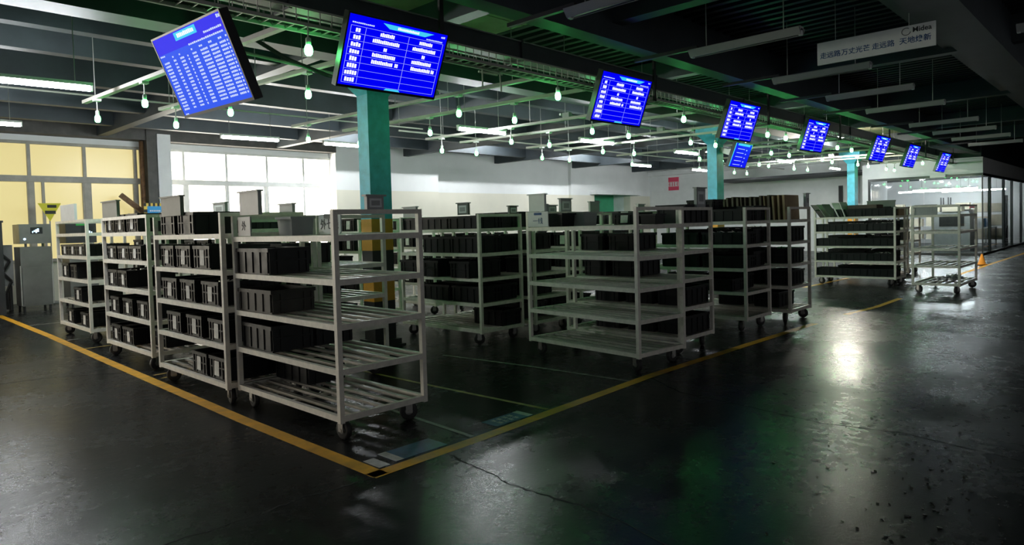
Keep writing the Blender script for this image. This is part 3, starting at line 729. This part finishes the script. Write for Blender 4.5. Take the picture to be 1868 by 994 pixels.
# upright cardboard sheets on the right-hand trolley
tR2 = TROLLEYS['R2']
y0 = 4.05
for i in range(15):
    th = random.choice((.02,.03,.035)); hh = random.uniform(.35,.39); wd = random.uniform(.50,.58)
    m = 'cardboard' if i in (0,1,2,4) else 'cardboard_d'
    o = part('cardboard_sheet', MB().box(-wd/2, 0, 0, wd/2, th, hh), m, loc=(10.52, y0, ZT), rot=(random.uniform(-.02,.05) - .06,0,random.uniform(-.03,.03)))
    tag(o, f'{ORD[i] if i < 12 else ["thirteenth","fourteenth","last"][i-12]} upright cardboard sheet from the near end on the cardboard-topped trolley', 'cardboard', 'cardboard sheets on the trolley')
    y0 += th + .045
bag = bin_('black tub under the cardboard sheets end', 10.75, 5.25, ZT, .3, .3, .2, 'crate')
# tilted sheets and cartons on the far black-crate trolley
for i, (m, lean, yy) in enumerate((('black',.62,5.62),('sign_dark',.60,5.50),('black',.58,5.38),('paper',.45,5.22),('paper',.35,5.08))):
    o = part('leaning_sheet', MB().box(-.24,-.008,0,.24,.008,.36), m, loc=(16.62, yy+.05, ZT+.004), rot=(-lean,0,0))
    tag(o, ['dark leaning sheet farthest left on the far black-crate trolley','dark olive leaning sheet second from left on the far trolley','dark leaning sheet beside the white papers on the far trolley','white leaning sheet next to the dark sheets on the far trolley','white leaning sheet nearest the flat carton on the far trolley'][i], 'sheet', 'leaning sheets on the far trolley')
tag(part('carton', MB().box(0,0,0,.5,.62,.075).box(.02,.02,.075,.48,.60,.082), 'cardboard_d', loc=(16.5,4.5,ZT+.18)), 'flat dark carton lying on the top crate of the far black-crate trolley', 'carton')
tag(part('carton', MB().box(0,0,0,.42,.30,.15).box(-.004,.11,0,.424,.19,.152), 'cardboard', loc=(16.75,4.12,ZT)), 'brown taped carton at the near end of the far black-crate trolley', 'carton')
tag(part('panel', MB().box(-.02,-.30,0,.02,.30,.36).box(-.025,-.31,.34,.025,.31,.365), 'sign_dark', loc=(17.62,4.72,ZT), rot=(0,.12,0)), 'large dark panel leaning on the trolley behind the far black-crate one', 'panel')
tag(part('hanging_plate', MB().box(-.01,-.2,0,.01,.2,.24).box(-.013,-.12,.06,-.01,.12,.18), 'sign_grey', loc=(15.36,3.30,1.52)), 'grey plate hanging on the bare far trolley', 'sign')
mb = MB()
for i in range(20):
    a = random.random()*PI; mb.tube((random.uniform(0,.7),random.uniform(0,.35),.03),(random.uniform(0,.7),random.uniform(0,.35),.03+random.random()*.06),.025,7)
mp = part('pipe_offcuts', mb, 'sign_grey', loc=(15.9,2.9,ZS[0]+.045)); mp['kind'] = 'stuff'; tag(mp, 'tangle of grey pipe offcuts on the bare far trolley bottom shelf', 'pipe offcuts')

# ================================================================== LEFT MACHINES
cb = thing('stainless_cabinet', 'stainless steel cabinet with a lit display panel left of the trolleys', 'cabinet', (3.45, 17.75, 0))
part('body', MB().box(-.29,-.15,.12,.27,.45,1.40), 'steel', cb)
part('door', MB().box(-.27,-.17,.16,.25,-.15,.95), 'steel', cb)
part('upper_panel', MB().box(-.29,-.165,.98,.26,-.15,1.38), 'steel', cb)
hd = part('control_head', MB().box(-.30,-.22,1.47,.27,.42,1.89), 'steel', cb)
part('display', MB().box(-.10,-.226,1.68,.12,-.22,1.82), 'bezel', hd)
mb = MB()
for i in range(4): mb.box(-.07+i*.03,-.2285,1.70+.02*(i%2),-.05+i*.035,-.226,1.74+.018*i)
stuff(part('display_digits', mb, 'led', hd))
part('button', MB().tube((-.21,-.235,1.57),(-.21,-.22,1.57),.025,10), 'led', hd)
for s_ in (-.17,.14): part('bracket', MB().box(s_-.02,-.1,1.38,s_+.02,-.06,1.48), 'sign_dark', cb)
part('side_strip', MB().box(-.305,-.16,.14,-.29,-.1,1.0).box(.27,-.16,.14,.285,-.1,1.0), 'trunk', cb)
for x in (-.25,.22):
    for y in (-.1,.38): part('foot', MB().tube((x,y,0),(x,y,.125),.025,8), 'black', cb)
cb2 = thing('stainless_cabinet', 'second stainless cabinet with a display, half hidden by the leftmost trolley', 'cabinet', (4.35, 17.75, 0))
part('body', MB().box(-.29,-.15,.12,.27,.45,1.40), 'steel', cb2)
hd = part('control_head', MB().box(-.35,-.22,1.45,.25,.42,1.93), 'machine_k', cb2)
part('display', MB().box(-.05,-.226,1.62,.20,-.22,1.82), 'bezel', hd)
mb = MB()
for i in range(4): mb.box(.02+i*.04,-.2285,1.64,.045+i*.04,-.226,1.68+.02*((i*3)%4))
stuff(part('display_digits', mb, 'led', hd))
part('indicator', MB().box(-.15,-.23,1.84,.02,-.22,1.88), 'green_bit', hd)
for x in (-.25,.22):
    for y in (-.1,.38): part('foot', MB().tube((x,y,0),(x,y,.125),.025,8), 'black', cb2)
mk = thing('machine', 'tall black machine cabinet at the left picture edge', 'machine', (2.62, 17.7, 0))
part('body', MB().box(-.45,-.3,0,.22,.5,1.93).box(-.47,-.32,1.93,.24,.52,1.97), 'machine_k', mk)
part('door', MB().box(-.40,-.32,.1,.17,-.30,1.80), 'machine_k', mk)
part('handle', MB().box(.08,-.345,.75,.11,-.32,.95), 'steel', mk)
cf = thing('control_box', 'pale utility box between the black machine and stainless cabinet', 'box', (3.0, 18.4, 0))
part('body', MB().box(-.15,-.1,.55,.15,.2,1.45), 'sign_grey', cf); part('leg_frame', MB().box(-.12,-.08,0,-.08,-.04,.55).box(.08,-.08,0,.12,-.04,.55).box(-.12,.14,0,-.08,.18,.55).box(.08,.14,0,.12,.18,.55), 'machine_k', cf)
part('hose', MB().path([(-.1,-.13,1.3),(.08,-.16,1.1),(-.06,-.18,.85),(.1,-.16,.65),(0,-.13,.4),(.02,-.1,.04)],.03,8), 'machine_k', cf)
# warning triangle and blue notice by the windows
tri = thing('warning_sign', 'yellow triangular warning sign before the yellow windows', 'sign', (4.12, 19.4, 1.98))
part('plate', MB().prism([(-.24,.44),(0,0),(.24,.44)], -.008, .008), 'yellow', tri, rot=(PI/2,0,0))
part('symbol', MB().box(-.05,-.012,.33,.14,-.0085,.40).box(-.10,-.012,.18,.12,-.0085,.26), 'black', tri)
part('stand', MB().tube((0,.03,-1.98),(0,.03,.2),.015,8).box(-.15,-.1,-1.98,.15,.15,-1.95), 'rod', tri)
bn = thing('notice_board', 'sky blue notice with yellow and black striped frame by the rusty pipe', 'sign', (6.40, 19.2, 2.0))
part('board', MB().box(-.16,-.02,0,.22,0,.34), 'cyan_sign', bn)
for i in range(9): part('stripe', MB().box(-.24+i*.055,-.02,.34,-.185+i*.055,.0,.42), 'stripe_y' if i % 2 else 'black', bn)
for i in range(4): part('stripe', MB().box(-.24,-.02,i*.085,-.16,0,i*.085+.085), 'stripe_y' if i % 2 else 'black', bn)
mb = MB()
glyph = 6
for i in range(glyph): mb.box(-.10+i*.045,-.023,.20,-.07+i*.045,-.0205,.235)
mb.box(-.08,-.023,.03,.02,-.0205,.13).box(.08,-.023,.03,.18,-.0205,.13)
stuff(part('print', mb, 'text_white', bn)); part('stand', MB().box(0,0,-1.98,.04,.03,.02).box(-.15,-.12,-1.98,.2,.15,-1.95), 'rod', bn)

# ================================================================== SCREENS
def screen(label, c, tilt, yaw, axis, w=1.10, h=.64, kind='table', pole=True):
    if axis == 'u': hd_ = Vector((math.cos(yaw), math.sin(yaw), 0)); nr = Vector((math.sin(yaw), -math.cos(yaw), 0))
    else: hd_ = Vector((math.sin(yaw), -math.cos(yaw), 0)); nr = Vector((-math.cos(yaw), -math.sin(yaw), 0))
    up_ = Vector((0,0,1))*math.cos(tilt) + nr*math.sin(tilt)
    n = hd_.cross(up_)
    o = tag(link('hanging_screen', None, mtx=basis(hd_, up_, n, c)), label, 'screen', 'blue status screens hung in a row')
    part('housing', MB().box(-w/2, -h/2, -.07, w/2, h/2, -.004).box(-w*.3,-h*.3,-.11,w*.3,h*.3,-.07), 'bezel', o)
    b = .014
    part('bezel', MB().box(-w/2,-h/2,-.004,w/2,-h/2+b*1.6,.004).box(-w/2,h/2-b,-.004,w/2,h/2,.004).box(-w/2,-h/2+b*1.6,-.004,-w/2+b,h/2-b,.004).box(w/2-b,-h/2+b*1.6,-.004,w/2,h/2-b,.004), 'bezel', o)
    sp = part('display_panel', MB().box(-w/2+b,-h/2+b*1.6,-.004,w/2-b,h/2-b,.001), 'scr_blue2' if kind == 'list' else 'scr_blue', o)
    W2, H2 = w/2-b, h/2-b
    def q(mb, x0, y0, x1, y1, z=.0016): mb.box(x0*W2, y0*H2, .001, x1*W2, y1*H2, z)
    def chars(mb, x0, x1, y, hh, pitch=.028):
        x = x0
        while x < x1 - pitch*.4:
            cw = pitch*.82
            q(mb, x, y-hh/2, x+cw*.95, y+hh/2*random.uniform(.6,1)); x += pitch
    if kind == 'table':
        mb = MB(); z = .0016
        pts = [(-.36,.93),(.70,.93),(.52,.80),(-.22,.80)]
        mb.prism([(x*W2, y*H2) for x, y in pts], .001, .0014); part('header_glow', mb, 'scr_cyan', sp)
        t_ = MB(); chars(t_, -.06, .40, .865, .075, .03); stuff(part('header_text', t_, 'scr_white', sp))
        t_ = MB(); chars(t_, -.93,-.52,.79,.04,.035); chars(t_, .56,.93,.75,.04,.03); chars(t_,.87,.97,.9,.06,.03); stuff(part('small_text', t_, 'scr_pale', sp))
        ln = MB(); ys = [.70 - i*.2 for i in range(9)]
        for y in ys: q(ln, -.94, y-.005, .94, y+.005)
        for x in (-.94,-.66,.20,.94): q(ln, x-.004, ys[-1], x+.004, ys[0])
        stuff(part('table_lines', ln, 'scr_line', sp))
        t_ = MB(); lens = [2,3,4,4,3,4,5,4]
        for i in range(8):
            y = ys[i]-.1; L = lens[i]*.045; chars(t_, -.80-L/2, -.80+L/2, y, .125, .047)
        vals = [(.30,),(.56,),(.06,),(.48,),(.46,.08)]
        for i, vl in enumerate(vals):
            y = ys[i]-.1
            for cx, sc_ in ((-.23,1),(.57,.95)):
                L = vl[0]*.96*sc_; chars(t_, cx-L/2, cx+L/2, y, .115, .036)
                if len(vl) > 1: chars(t_, cx+L/2+.03, cx+L/2+.03+vl[1], y, .115, .036)
        stuff(part('table_text', t_, 'scr_white', sp))
        mb = MB(); mb.prism([(-.10*W2,-.98*H2),(.24*W2,-.98*H2),(.20*W2,-.915*H2),(-.06*W2,-.915*H2)], .001, .0014); part('footer_glow', mb, 'scr_cyan', sp)
    elif kind == 'list':
        mb = MB(); q(mb, -1,.60,1,1,.0012); part('header_band', mb, 'scr_deep', sp)
        mb = MB(); q(mb, -.34,.78,.30,.97,.0014); part('header_glow', mb, 'scr_cyan', sp)
        t_ = MB(); chars(t_, -.26,.22,.885,.10,.05); stuff(part('header_text', t_, 'scr_white', sp))
        t_ = MB(); chars(t_, .45,.93,.72,.05,.05); chars(t_, -.05,.95,.60,.045,.055); chars(t_,.90,.99,.93,.08,.05); chars(t_,-.97,-.8,.56,.04,.05); stuff(part('small_text', t_, 'scr_pale', sp))
        t_ = MB(); cols = [(-.93,.17),(-.63,.08),(-.42,.13),(-.20,.03),(-.04,.14),(.20,.20),(.47,.20),(.74,.16),(.93,.05)]
        for r_ in range(15):
            y = .38 - r_*.086
            for x, L in cols: chars(t_, x, x+L, y, .050, .042)
        for x, L in cols[1:]: chars(t_, x, x+L*.5, .48, .045, .05)
        chars(t_, -.95,-.86,-.95,.04,.05)
        stuff(part('table_text', t_, 'scr_pale', sp))
    else:
        mb = MB(); q(mb,-.7,.82,.75,.98); q(mb,-.99,-.98,-.90,.98); part('header_glow', mb, 'scr_cyan', sp)
        t_ = MB()
        for r_ in range(5):
            chars(t_, -.6,.25,.55-r_*.33,.05,.05); chars(t_, .45,.58,.5-r_*.33,.09,.06)
        stuff(part('table_text', t_, 'scr_pale', sp))
    if kind == 'col':
        part('wall_arm', MB().box(-.10,-.06,-.50,.0,.06,-.11).box(-.2,-.15,-.13,.1,.15,-.11), 'rod', o)
    if pole:
        top = Vector(c) - n*.10
        mbp_ = MB(); inv = o.matrix_local.inverted()
        for s_ in (-.28,.28):
            a = Vector(c) + hd_*s_ - n*.10 + up_*.12; bb = Vector((a.x, a.y, 3.98 if c[1] < 7.4 else 3.9))
            mbp_.tube(inv @ a, inv @ bb, .014, 6)
        part('hanger', mbp_, 'rod', o)
    return o
SCR = [((3.795,5.042,3.142),.419,-.013),((7.415,5.028,3.173),.363,-.018),((10.926,5.05,3.21),.342,-.025),((14.315,5.036,3.219),.323,-.03),((18.61,4.99,3.222),.336,-.02),((21.467,4.95,3.19),.338,-.013),((25.719,5.02,3.216),.36,-.03)]
screen('tilted royal blue screen with a dense list, leftmost of the hanging screens', (2.111,5.209,2.838), .39, .062, 'v', kind='list')
SL = ['largest deep blue table screen hanging in front of the nearest teal column', 'second deep blue table screen in the row, above the bare middle trolley', 'third deep blue table screen in the row, above the small column screen', 'fourth deep blue table screen in the receding row', 'fifth deep blue table screen in the receding row', 'sixth deep blue table screen in the receding row', 'farthest and smallest deep blue table screen in the row']
for (c, t_, y_), l_ in zip(SCR, SL): screen(l_, c, t_, y_, 'u')
screen('small blue screen mounted low on the middle teal column', (15.16,7.02,3.05), .37, .057, 'u', 1.0, .59, 'col', pole=False)

# ================================================================== CABLE TRAY AND DUCT
tr = thing('cable_tray', 'long wire mesh cable tray running above the row of screens', 'cable tray', (0,0,0))
part('lower_rail', MB().box(-6,5.30,3.355,30,5.325,3.385).box(-6,5.50,3.355,30,5.525,3.385), 'trunk', tr)
part('upper_rail', MB().box(-6,5.30,3.495,30,5.32,3.512).box(-6,5.50,3.495,30,5.52,3.512), 'trunk', tr)
mb = MB(); u = -6
while u < 30:
    mb.box(u,5.306,3.385,u+.006,5.314,3.496); mb.box(u,5.506,3.385,u+.006,5.514,3.496); mb.box(u,5.325,3.362,u+.008,5.5,3.372); u += .115
wm = part('mesh_wires', mb, 'galv', tr); wm['kind'] = 'stuff'
mb = MB()
for k in range(5): mb.tube((-6, 5.35+.03*k, 3.39+.008*(k%2)), (30, 5.35+.03*k, 3.39+.008*((k+1)%2)), .012, 6)
part('cables', mb, 'machine_k', tr)
for u in (-3,.6,4.55,8.6,12.6,16.6,20.6,24.6,28.6): part('hanger', MB().box(u,5.27,3.34,u+.05,5.30,4.35).box(u,5.27,3.33,u+.05,5.55,3.355), 'machine_k', tr)
dc = thing('duct', 'long dark duct running just above the cable tray', 'duct', (0,0,0))
part('run', MB().box(-6,5.50,3.56,30,5.74,3.78), 'duct', dc)
part('edge_highlight', MB().box(-6,5.485,3.772,30,5.50,3.785), 'rod', dc)  # paler strip standing in for the highlight along the duct's upper edge
for u in range(-6,30,3): part('joint_flange', MB().box(u,5.475,3.54,u+.03,5.76,3.80), 'duct', dc)

# ================================================================== GREEN PENDANT LAMPS ON TRUNKING
ZB = 3.15
BULBS = [  # column, row -> position solved from the place
 [(3.08,5.26),(2.95,7.0),(2.90,8.69),(2.73,10.19)],
 [(4.2,5.3),(4.11,7.05),(3.92,8.71),(3.70,10.16)],
 [(6.45,5.18),(6.36,7.0),(6.22,8.75),(6.04,10.58)],
 [(7.55,5.18),(7.42,6.95),(7.26,8.73),(7.06,10.55)],
 [(9.50,5.20),(9.48,7.01),(9.28,8.8),(9.1,10.64)],
 [(10.62,5.20),(10.55,6.99),(10.31,8.74),(10.09,10.65)],
 [(12.63,5.20),(12.45,6.84),(12.45,8.89),(12.08,10.55)],
 [(13.5,5.20),(13.40,6.77),(13.42,8.73),(13.13,10.55)],
 [(16.5,5.20),(16.42,6.78),(16.03,8.55),(15.78,10.43)],
 [(17.5,5.20),(17.43,6.76),(17.2,8.5)],
 [(20.0,5.20),(19.3,6.7),(19.0,8.46),(19.8,10.34)],
 [(21.13,5.20),(20.86,6.84),(20.31,8.54)],
 [(23.05,5.20),(22.53,6.71),(22.39,8.54),(22.04,10.43)],
 [(24.36,5.20),(23.64,6.74),(23.38,8.51),(23.12,10.44)],
 [(26.2,5.2),(26.1,6.8)],
 [(27.2,5.2),(27.1,6.8)],
]
mesh_bulb = MB().lathe([(0,-.045),(.018,-.042),(.030,-.030),(.035,-.012),(.035,.018),(.028,.040),(.018,.050)], 10).mesh('bulb','bulb', True)
mesh_sock = MB().lathe([(.018,.045),(.024,.05),(.024,.105),(.012,.115),(0,.115)], 8).mesh('socket','socket', True)
mesh_stem = MB().tube((0,0,.105),(0,0,.235),.007,6).mesh('stem','rod')
mesh_stem0 = MB().tube((0,0,.105),(0,0,.205),.007,6).mesh('stem','rod')
mesh_spot = MB().box(-.04,-.05,.235,.04,.05,.262).mesh('mount','socket')
RN = ['row behind the screens', 'second row from the screens', 'third row from the screens', 'row nearest the window wall']
CN = ['first','second','third','fourth','fifth','sixth','seventh','eighth','ninth','tenth','eleventh','twelfth','thirteenth','fourteenth','fifteenth','sixteenth']
for ci, col in enumerate(BULBS):
    n = len(col); mv = sum(p[1] for p in col)/n; mu = sum(p[0] for p in col)/n
    den = sum((p[1]-mv)**2 for p in col); sl = sum((p[1]-mv)*(p[0]-mu) for p in col)/den if den else 0
    ux = lambda v: mu + sl*(v-mv)
    v0, v1 = 5.60, col[-1][1] + .45
    rail = thing('light_trunking', f'off-white trunking rail carrying green lamps, {CN[ci]} from the left', 'trunking', (ux(v0), v0, ZB+.262), 0, 'trunking rails under the ceiling')
    d = Vector((ux(v1)-ux(v0), v1-v0, 0)); L = d.length; d.normalize(); nn = Vector((d.y,-d.x,0))
    a0 = 0.0
    part('channel', MB().obox(d*((L+a0)/2) + Vector((0,0,.022)), (d, nn, (0,0,1)), ((L-a0)/2, .032, .022)), 'trunk', rail)
    for q in range(3):
        t0 = a0 + (L-a0)*(.08+.42*q); ztop = (4.35 if (v0 + t0) < 7.4 else 5.0)
        part('drop_rod', MB().tube(d*t0 + Vector((0,0,.044)), d*t0 + Vector((0,0,ztop-ZB-.262)), .006, 5), 'rod', rail)
    if ci % 2 == 0: part('junction_box', MB().obox(d*(a0+.35*(L-a0)) + Vector((0,0,.085)), (d, nn, (0,0,1)), (.07,.05,.04)), 'sign_grey', rail)
    for ri, (u, v) in enumerate(col):
        if ri == 0 and any(abs(u-q[0][0]) < .62 for q in SCR): continue
        o = thing('pendant_lamp', f'green glowing pendant bulb, {CN[ci]} from left in the {RN[ri]}', 'lamp', (u, 5.313, 3.15) if ri == 0 else (ux(v), v, ZB), 0, 'green pendant bulbs')
        link('bulb', mesh_bulb, o); link('socket', mesh_sock, o); link('stem', mesh_stem0 if ri == 0 else mesh_stem, o)
        if ri: link('mount', mesh_spot, o)

# ================================================================== LIT FLUORESCENT FIXTURES
def fluoro(label, a, b, z, lit=True, drop=None, mt='tube'):
    a = Vector((*a, z)); b = Vector((*b, z)); d = (b-a); L = d.length; d.normalize(); nn = Vector((-d.y, d.x, 0)); mid = (a+b)/2
    o = thing('tube_light', label, 'ceiling light', mid, 0, 'lit fluorescent tube lights' if lit else 'unlit tube lights over the aisle')
    part('housing', MB().obox((0,0,.055 if lit else .045), (d, nn, (0,0,1)), (L/2, .035 if lit else .05, .02)), 'frame_w' if lit else 'grey_fix', o)
    if not lit:
        part('reflector', MB().obox(nn*.062+Vector((0,0,.015)), (d, (nn*.6+Vector((0,0,.8))).normalized(), (nn*.8-Vector((0,0,.6))).normalized()), (L/2,.045,.003)).obox(-nn*.062+Vector((0,0,.015)), (d, (-nn*.6+Vector((0,0,.8))).normalized(), (nn*.8+Vector((0,0,.6))).normalized()), (L/2,.045,.003)), 'grey_fix', o)
    part('tube', MB().tube(-d*(L/2-.03), d*(L/2-.03), .030 if lit else .019, 10), mt if lit else 'dead_tube', o, True)
    part('end_cap', MB().obox(-d*(L/2-.015)+Vector((0,0,.008)), (d,nn,(0,0,1)), (.015,.024,.036)), 'sign_white', o)
    part('end_cap', MB().obox(d*(L/2-.015)+Vector((0,0,.008)), (d,nn,(0,0,1)), (.015,.024,.036)), 'sign_white', o)
    dz = (drop or (4.35 if mid.y < 7.4 else 5.0)) - z
    for s_ in (-.35,.35): part('drop_rod', MB().tube(d*L*s_+Vector((0,0,.065)), d*L*s_+Vector((0,0,dz)), .006, 5), 'rod', o)
    return o
LIT = [('lit tube light at the left picture edge above the yellow windows', (1.3,9.55),(2.52,9.46),3.4),
 ('lit tube light low at the far left edge over the yellow windows', (1.6,14.6),(2.75,14.6),3.6),
 ('lit tube light left of the near column, over the daylit windows', (6.1,14.2),(7.36,14.1),3.6),
 ('lit tube light right beside the near teal column', (8.43,14.05),(9.65,14.05),3.6),
 ('lit tube light right of the near column over the back wall', (8.46,9.40),(9.70,9.36),3.4),
 ('lit tube light under the second table screen', (11.85,9.18),(13.05,9.12),3.4),
 ('lit tube light left of the middle teal column', (16.0,9.24),(17.2,9.22),3.4),
 ('far lit tube light just right of the middle column', (21.6,8.8),(22.8,8.8),3.4),
 ('lit tube light in front of the back wall corner', (19.5,12.9),(20.7,12.9),3.5),
 ('far lit tube light above the red sign', (23.6,12.9),(24.8,12.9),3.5),
 ('lit tube light before the green doorway', (27.2,14.0),(28.4,14.0),3.6),
 ('farthest lit tube light near the end wall', (27.0,9.0),(28.2,9.0),3.4),
]
LIT += [('first added hidden tube light between the back beams, brightening the white wall', (10.2,17.3),(12.6,17.3),4.72),  # added tubes, hidden by the beams, to brighten the back wall
 ('second added hidden tube light between the back beams, brightening the white wall', (16.0,17.3),(18.4,17.3),4.72),
 ('third added hidden tube light between the back beams, brightening the white wall', (22.0,17.3),(24.4,17.3),4.72)]
for l_, a, b, z in LIT: fluoro(l_, a, b, z)
# unlit fixtures over the aisle, each on a channel from the girder
for i, u in enumerate((2.6, 4.95, 7.22, 9.57, 11.7, 13.8, 16.85, 19.0, 21.1, 23.3)):
    l_ = ['unlit tube light over the aisle nearest the camera','second unlit tube light over the aisle','unlit tube light left of the slogan sign','unlit tube light just under the slogan sign'] + [f'unlit aisle tube light, {q} beyond the slogan sign' for q in ('first','second','third','fourth','fifth','sixth')]
    o = fluoro(l_[i], (u,3.92),(u,2.66),3.5,False,4.30)
    part('support_channel', MB().box(-.025,.55,.065,.025,1.40,.105), 'machine_k', o)
for i, (u, va, vb) in enumerate(((9.2,.2,1.4),(11.4,.35,1.55))):
    fluoro(['unlit tube light cut off by the top right picture edge','unlit tube light at the right picture edge'][i], (u,va),(u,vb-.3),3.55,False,4.30)
fd = thing('flood_light', 'bright warm flood light under the ceiling near the far screens', 'lamp', (21.9,6.86,4.0))
part('lens', MB().lathe([(0,-.05),(.12,-.045),(.17,-.01),(.18,.03)], 16), 'flood', fd, True)
part('shade', MB().lathe([(.18,.03),(.19,.05),(.10,.16),(.05,.22),(0,.22)], 16), 'sign_grey', fd, True)
part('bracket', MB().tube((0,0,.2),(0,0,.36),.02,8), 'rod', fd)
# conduits
def conduit(label, pts, r=.016, m='trunk'):
    o = thing('conduit', label, 'conduit', (0,0,0), 0, 'ceiling conduits')
    part('run', MB().path(pts, r, 6), m, o)
    (x0,y0,z0), (x1,y1,z1) = pts[0], pts[-1]
    for k in (.06,.5,.94):
        if len(pts) > 3 and k == .5: continue
        x, y, z = x0+(x1-x0)*k, y0+(y1-y0)*k, z0+(z1-z0)*k
        part('hanger', MB().tube((x,y,z),(x,y,4.345 if y < 7.4 else 4.995),.005,5), 'rod', o)
    return o
conduit('slim pale conduit from the leftmost screen towards the near column', [(2.9,6.9,3.49),(4.4,7.2,3.49),(5.2,7.38,3.49)], .018)
conduit('long thin conduit crossing before the daylit windows', [(-1,11.9,3.75),(9.5,11.7,3.75)], .016)
conduit('sagging black cable between the leftmost screen and near column', [(3.15,6.45,3.5),(3.55,6.55,3.38),(4.1,6.7,3.32),(4.8,6.95,3.32),(5.15,7.2,3.38)], .022, 'machine_k')
conduit('thin conduit along the back ceiling right of the near column', [(9,11.9,3.7),(30,11.9,3.7)], .02)
conduit('conduit running under the high deck towards the end wall', [(10,8.2,3.66),(31,8.2,3.66)], .025)
br = thing('bracket_frame', 'small empty square hanging bracket below the cable tray', 'bracket', (5.35,5.5,3.36))
part('arm', MB().path([(-.02,0,0),(.32,0,-.02)],.012,6).path([(0,.06,-.02),(.3,.06,-.02)],.012,6), 'trunk', br); 
part('leg', MB().tube((0,0,0),(0,0,-.22),.01,6), 'trunk', br); part('leg', MB().tube((.28,0,0),(.30,0,-.22),.01,6), 'trunk', br)

# ================================================================== SLOGAN SIGN
sn = thing('slogan_sign', 'long white hanging slogan sign with blue characters and a logo', 'sign', (8.3, 2.28, 3.36))
y0_, y1_, zt = -.60, .60, .255
part('board', MB().box(-.012, -.60, 0, .012, .60, .255), 'sign_white', sn)
bs = lambda y, z: basis((0,-1,0),(0,0,1),(-1,0,0),(-.0135,y,z))
for t_, y, s_ in (('走远路',.455,.076),('万丈光芒',.185,.076),('走远路',-.10,.076),('天地焕新',-.41,.076)):
    link('lettering', text_mesh(t_, s_, 'text_blue', .0015, .0007), sn, mtx=bs(y,.095))
link('logo_lettering', text_mesh('Midea', .075, 'text_dark', .0015, .001), sn, mtx=bs(-.475,.20))
mb = MB()
for k in range(20):
    a = .9 + k*.26; b_ = a+.26
    mb.tube((-.0145, -.325-.042*math.cos(a)*1.0, .195+.038*math.sin(a)), (-.0145, -.325-.042*math.cos(b_), .195+.038*math.sin(b_)), .0035, 5)
part('logo_ring', mb, 'text_dark', sn)
for y in (-.35,.40): part('hanging_wire', MB().tube((0,y,.255),(0,y,.99),.004,5), 'rod', sn)

# ================================================================== INSIDE THE GLASS ROOM
for i, (a, b, z) in enumerate((((33.0,5.2),(33.0,7.6),2.55),((36.5,6.0),(36.5,9.0),2.6),((38.5,5.0),(38.5,7.6),2.6),((35.0,9.5),(35.0,12),2.6))):
    fluoro(['long lit tube light seen at left inside the glass room','second lit tube light inside the glass room','lit tube light at the back of the glass room','lit tube light deep inside the glass room'][i], a, b, z, True, 3.3, 'tube_in')
def rack(label, u, v, w, n):
    o = thing('storage_rack', label, 'rack', (u, v, 0))
    for x in (0,.5):
        for y in (0,w): part('upright', MB().box(x,y,0,x+.05,y+.05,2.3), 'machine_k', o)
    for k in range(n): part('shelf', MB().box(0,0,.3+k*.62,.55,w+.05,.33+k*.62), 'sign_grey', o)
    return o
rack('left storage rack with beige cartons inside the glass room', 37.5, 7.4, 2.6, 3)
rack('right storage rack with beige cartons inside the glass room', 37.5, 4.9, 2.2, 3)
k_ = 0
for (v_, side) in ((7.5,'left'),(8.25,'left'),(9.05,'left'),(4.95,'right'),(5.6,'right'),(6.3,'right')):
    for s_ in range(3):
        pos_ = {7.5:'near end',8.25:'middle',9.05:'far end',4.95:'near end',5.6:'middle',6.3:'far end'}[v_]
        hh = random.uniform(.34,.5)
        o = part('carton', MB().box(0,0,0,.45,.56,hh).box(-.003,.24,0,.453,.32,hh+.003), 'beige_box', loc=(37.55, v_, .33+s_*.62))
        tag(o, f'beige taped carton at the {pos_}, {["bottom","middle","top"][s_]} shelf, {side} glass-room rack', 'carton', 'beige cartons in the glass room')
mc = thing('machine', 'grey work machine with a dark window inside the glass room', 'machine', (33.5,5.6,0))
part('body', MB().box(0,0,0,.9,1.3,1.55).box(.05,.05,1.55,.85,1.25,1.62), 'sign_grey', mc); part('window', MB().box(-.01,.2,1.0,0,1.1,1.45), 'black', mc); part('hood', MB().box(-.02,.3,1.62,.7,1.0,1.9), 'beige_box', mc)
wbn = thing('workbench', 'white workbench behind the glass right of the corner', 'workbench', (34.75,5.2,0))
part('top', MB().box(0,0,.85,2.6,.8,.9), 'sign_white', wbn)
for x in (0.02,2.52):
    for y in (.02,.74): part('leg', MB().box(x,y,0,x+.05,y+.05,.85), 'sign_grey', wbn)
part('back_panel', MB().box(0,.8,.3,2.6,.83,1.7), 'sign_grey', wbn)
tag(part('notice_strip', MB().box(0,0,0,1.1,.02,.09).box(.1,-.004,.02,1.0,0,.07), 'red', loc=(35.6,5.95,1.75)), 'red strip notice inside the glass room', 'sign')
for i, (u_, v_, m_) in enumerate(((35.0,5.4,'sign_white'),(35.7,5.45,'cyan_sign'),(36.4,5.4,'sign_white'))):
    bx = part('carton', MB().box(0,0,0,.45,.4,.38).box(-.003,.17,0,.453,.23,.383), m_, loc=(u_,v_,.9)); tag(bx, ['white carton at the left of the glass-room workbench','light blue carton in the middle of the workbench','white carton at the right of the glass-room workbench'][i], 'carton')
tag(part('wall_lamp_plate', MB().box(29.26,5.65,2.9,29.30,6.15,3.02), 'text_white'), 'small white strip fixed above the glass room front', 'fixture')
tag(part('floor_cone', MB().lathe([(0.0,.32),(.02,.32),(.10,.03),(.15,.03),(.15,0),(0,0)],12), 'orange', loc=(24.2,3.75,.003), smooth=True), 'small orange cone on the tape near the glass room', 'cone')
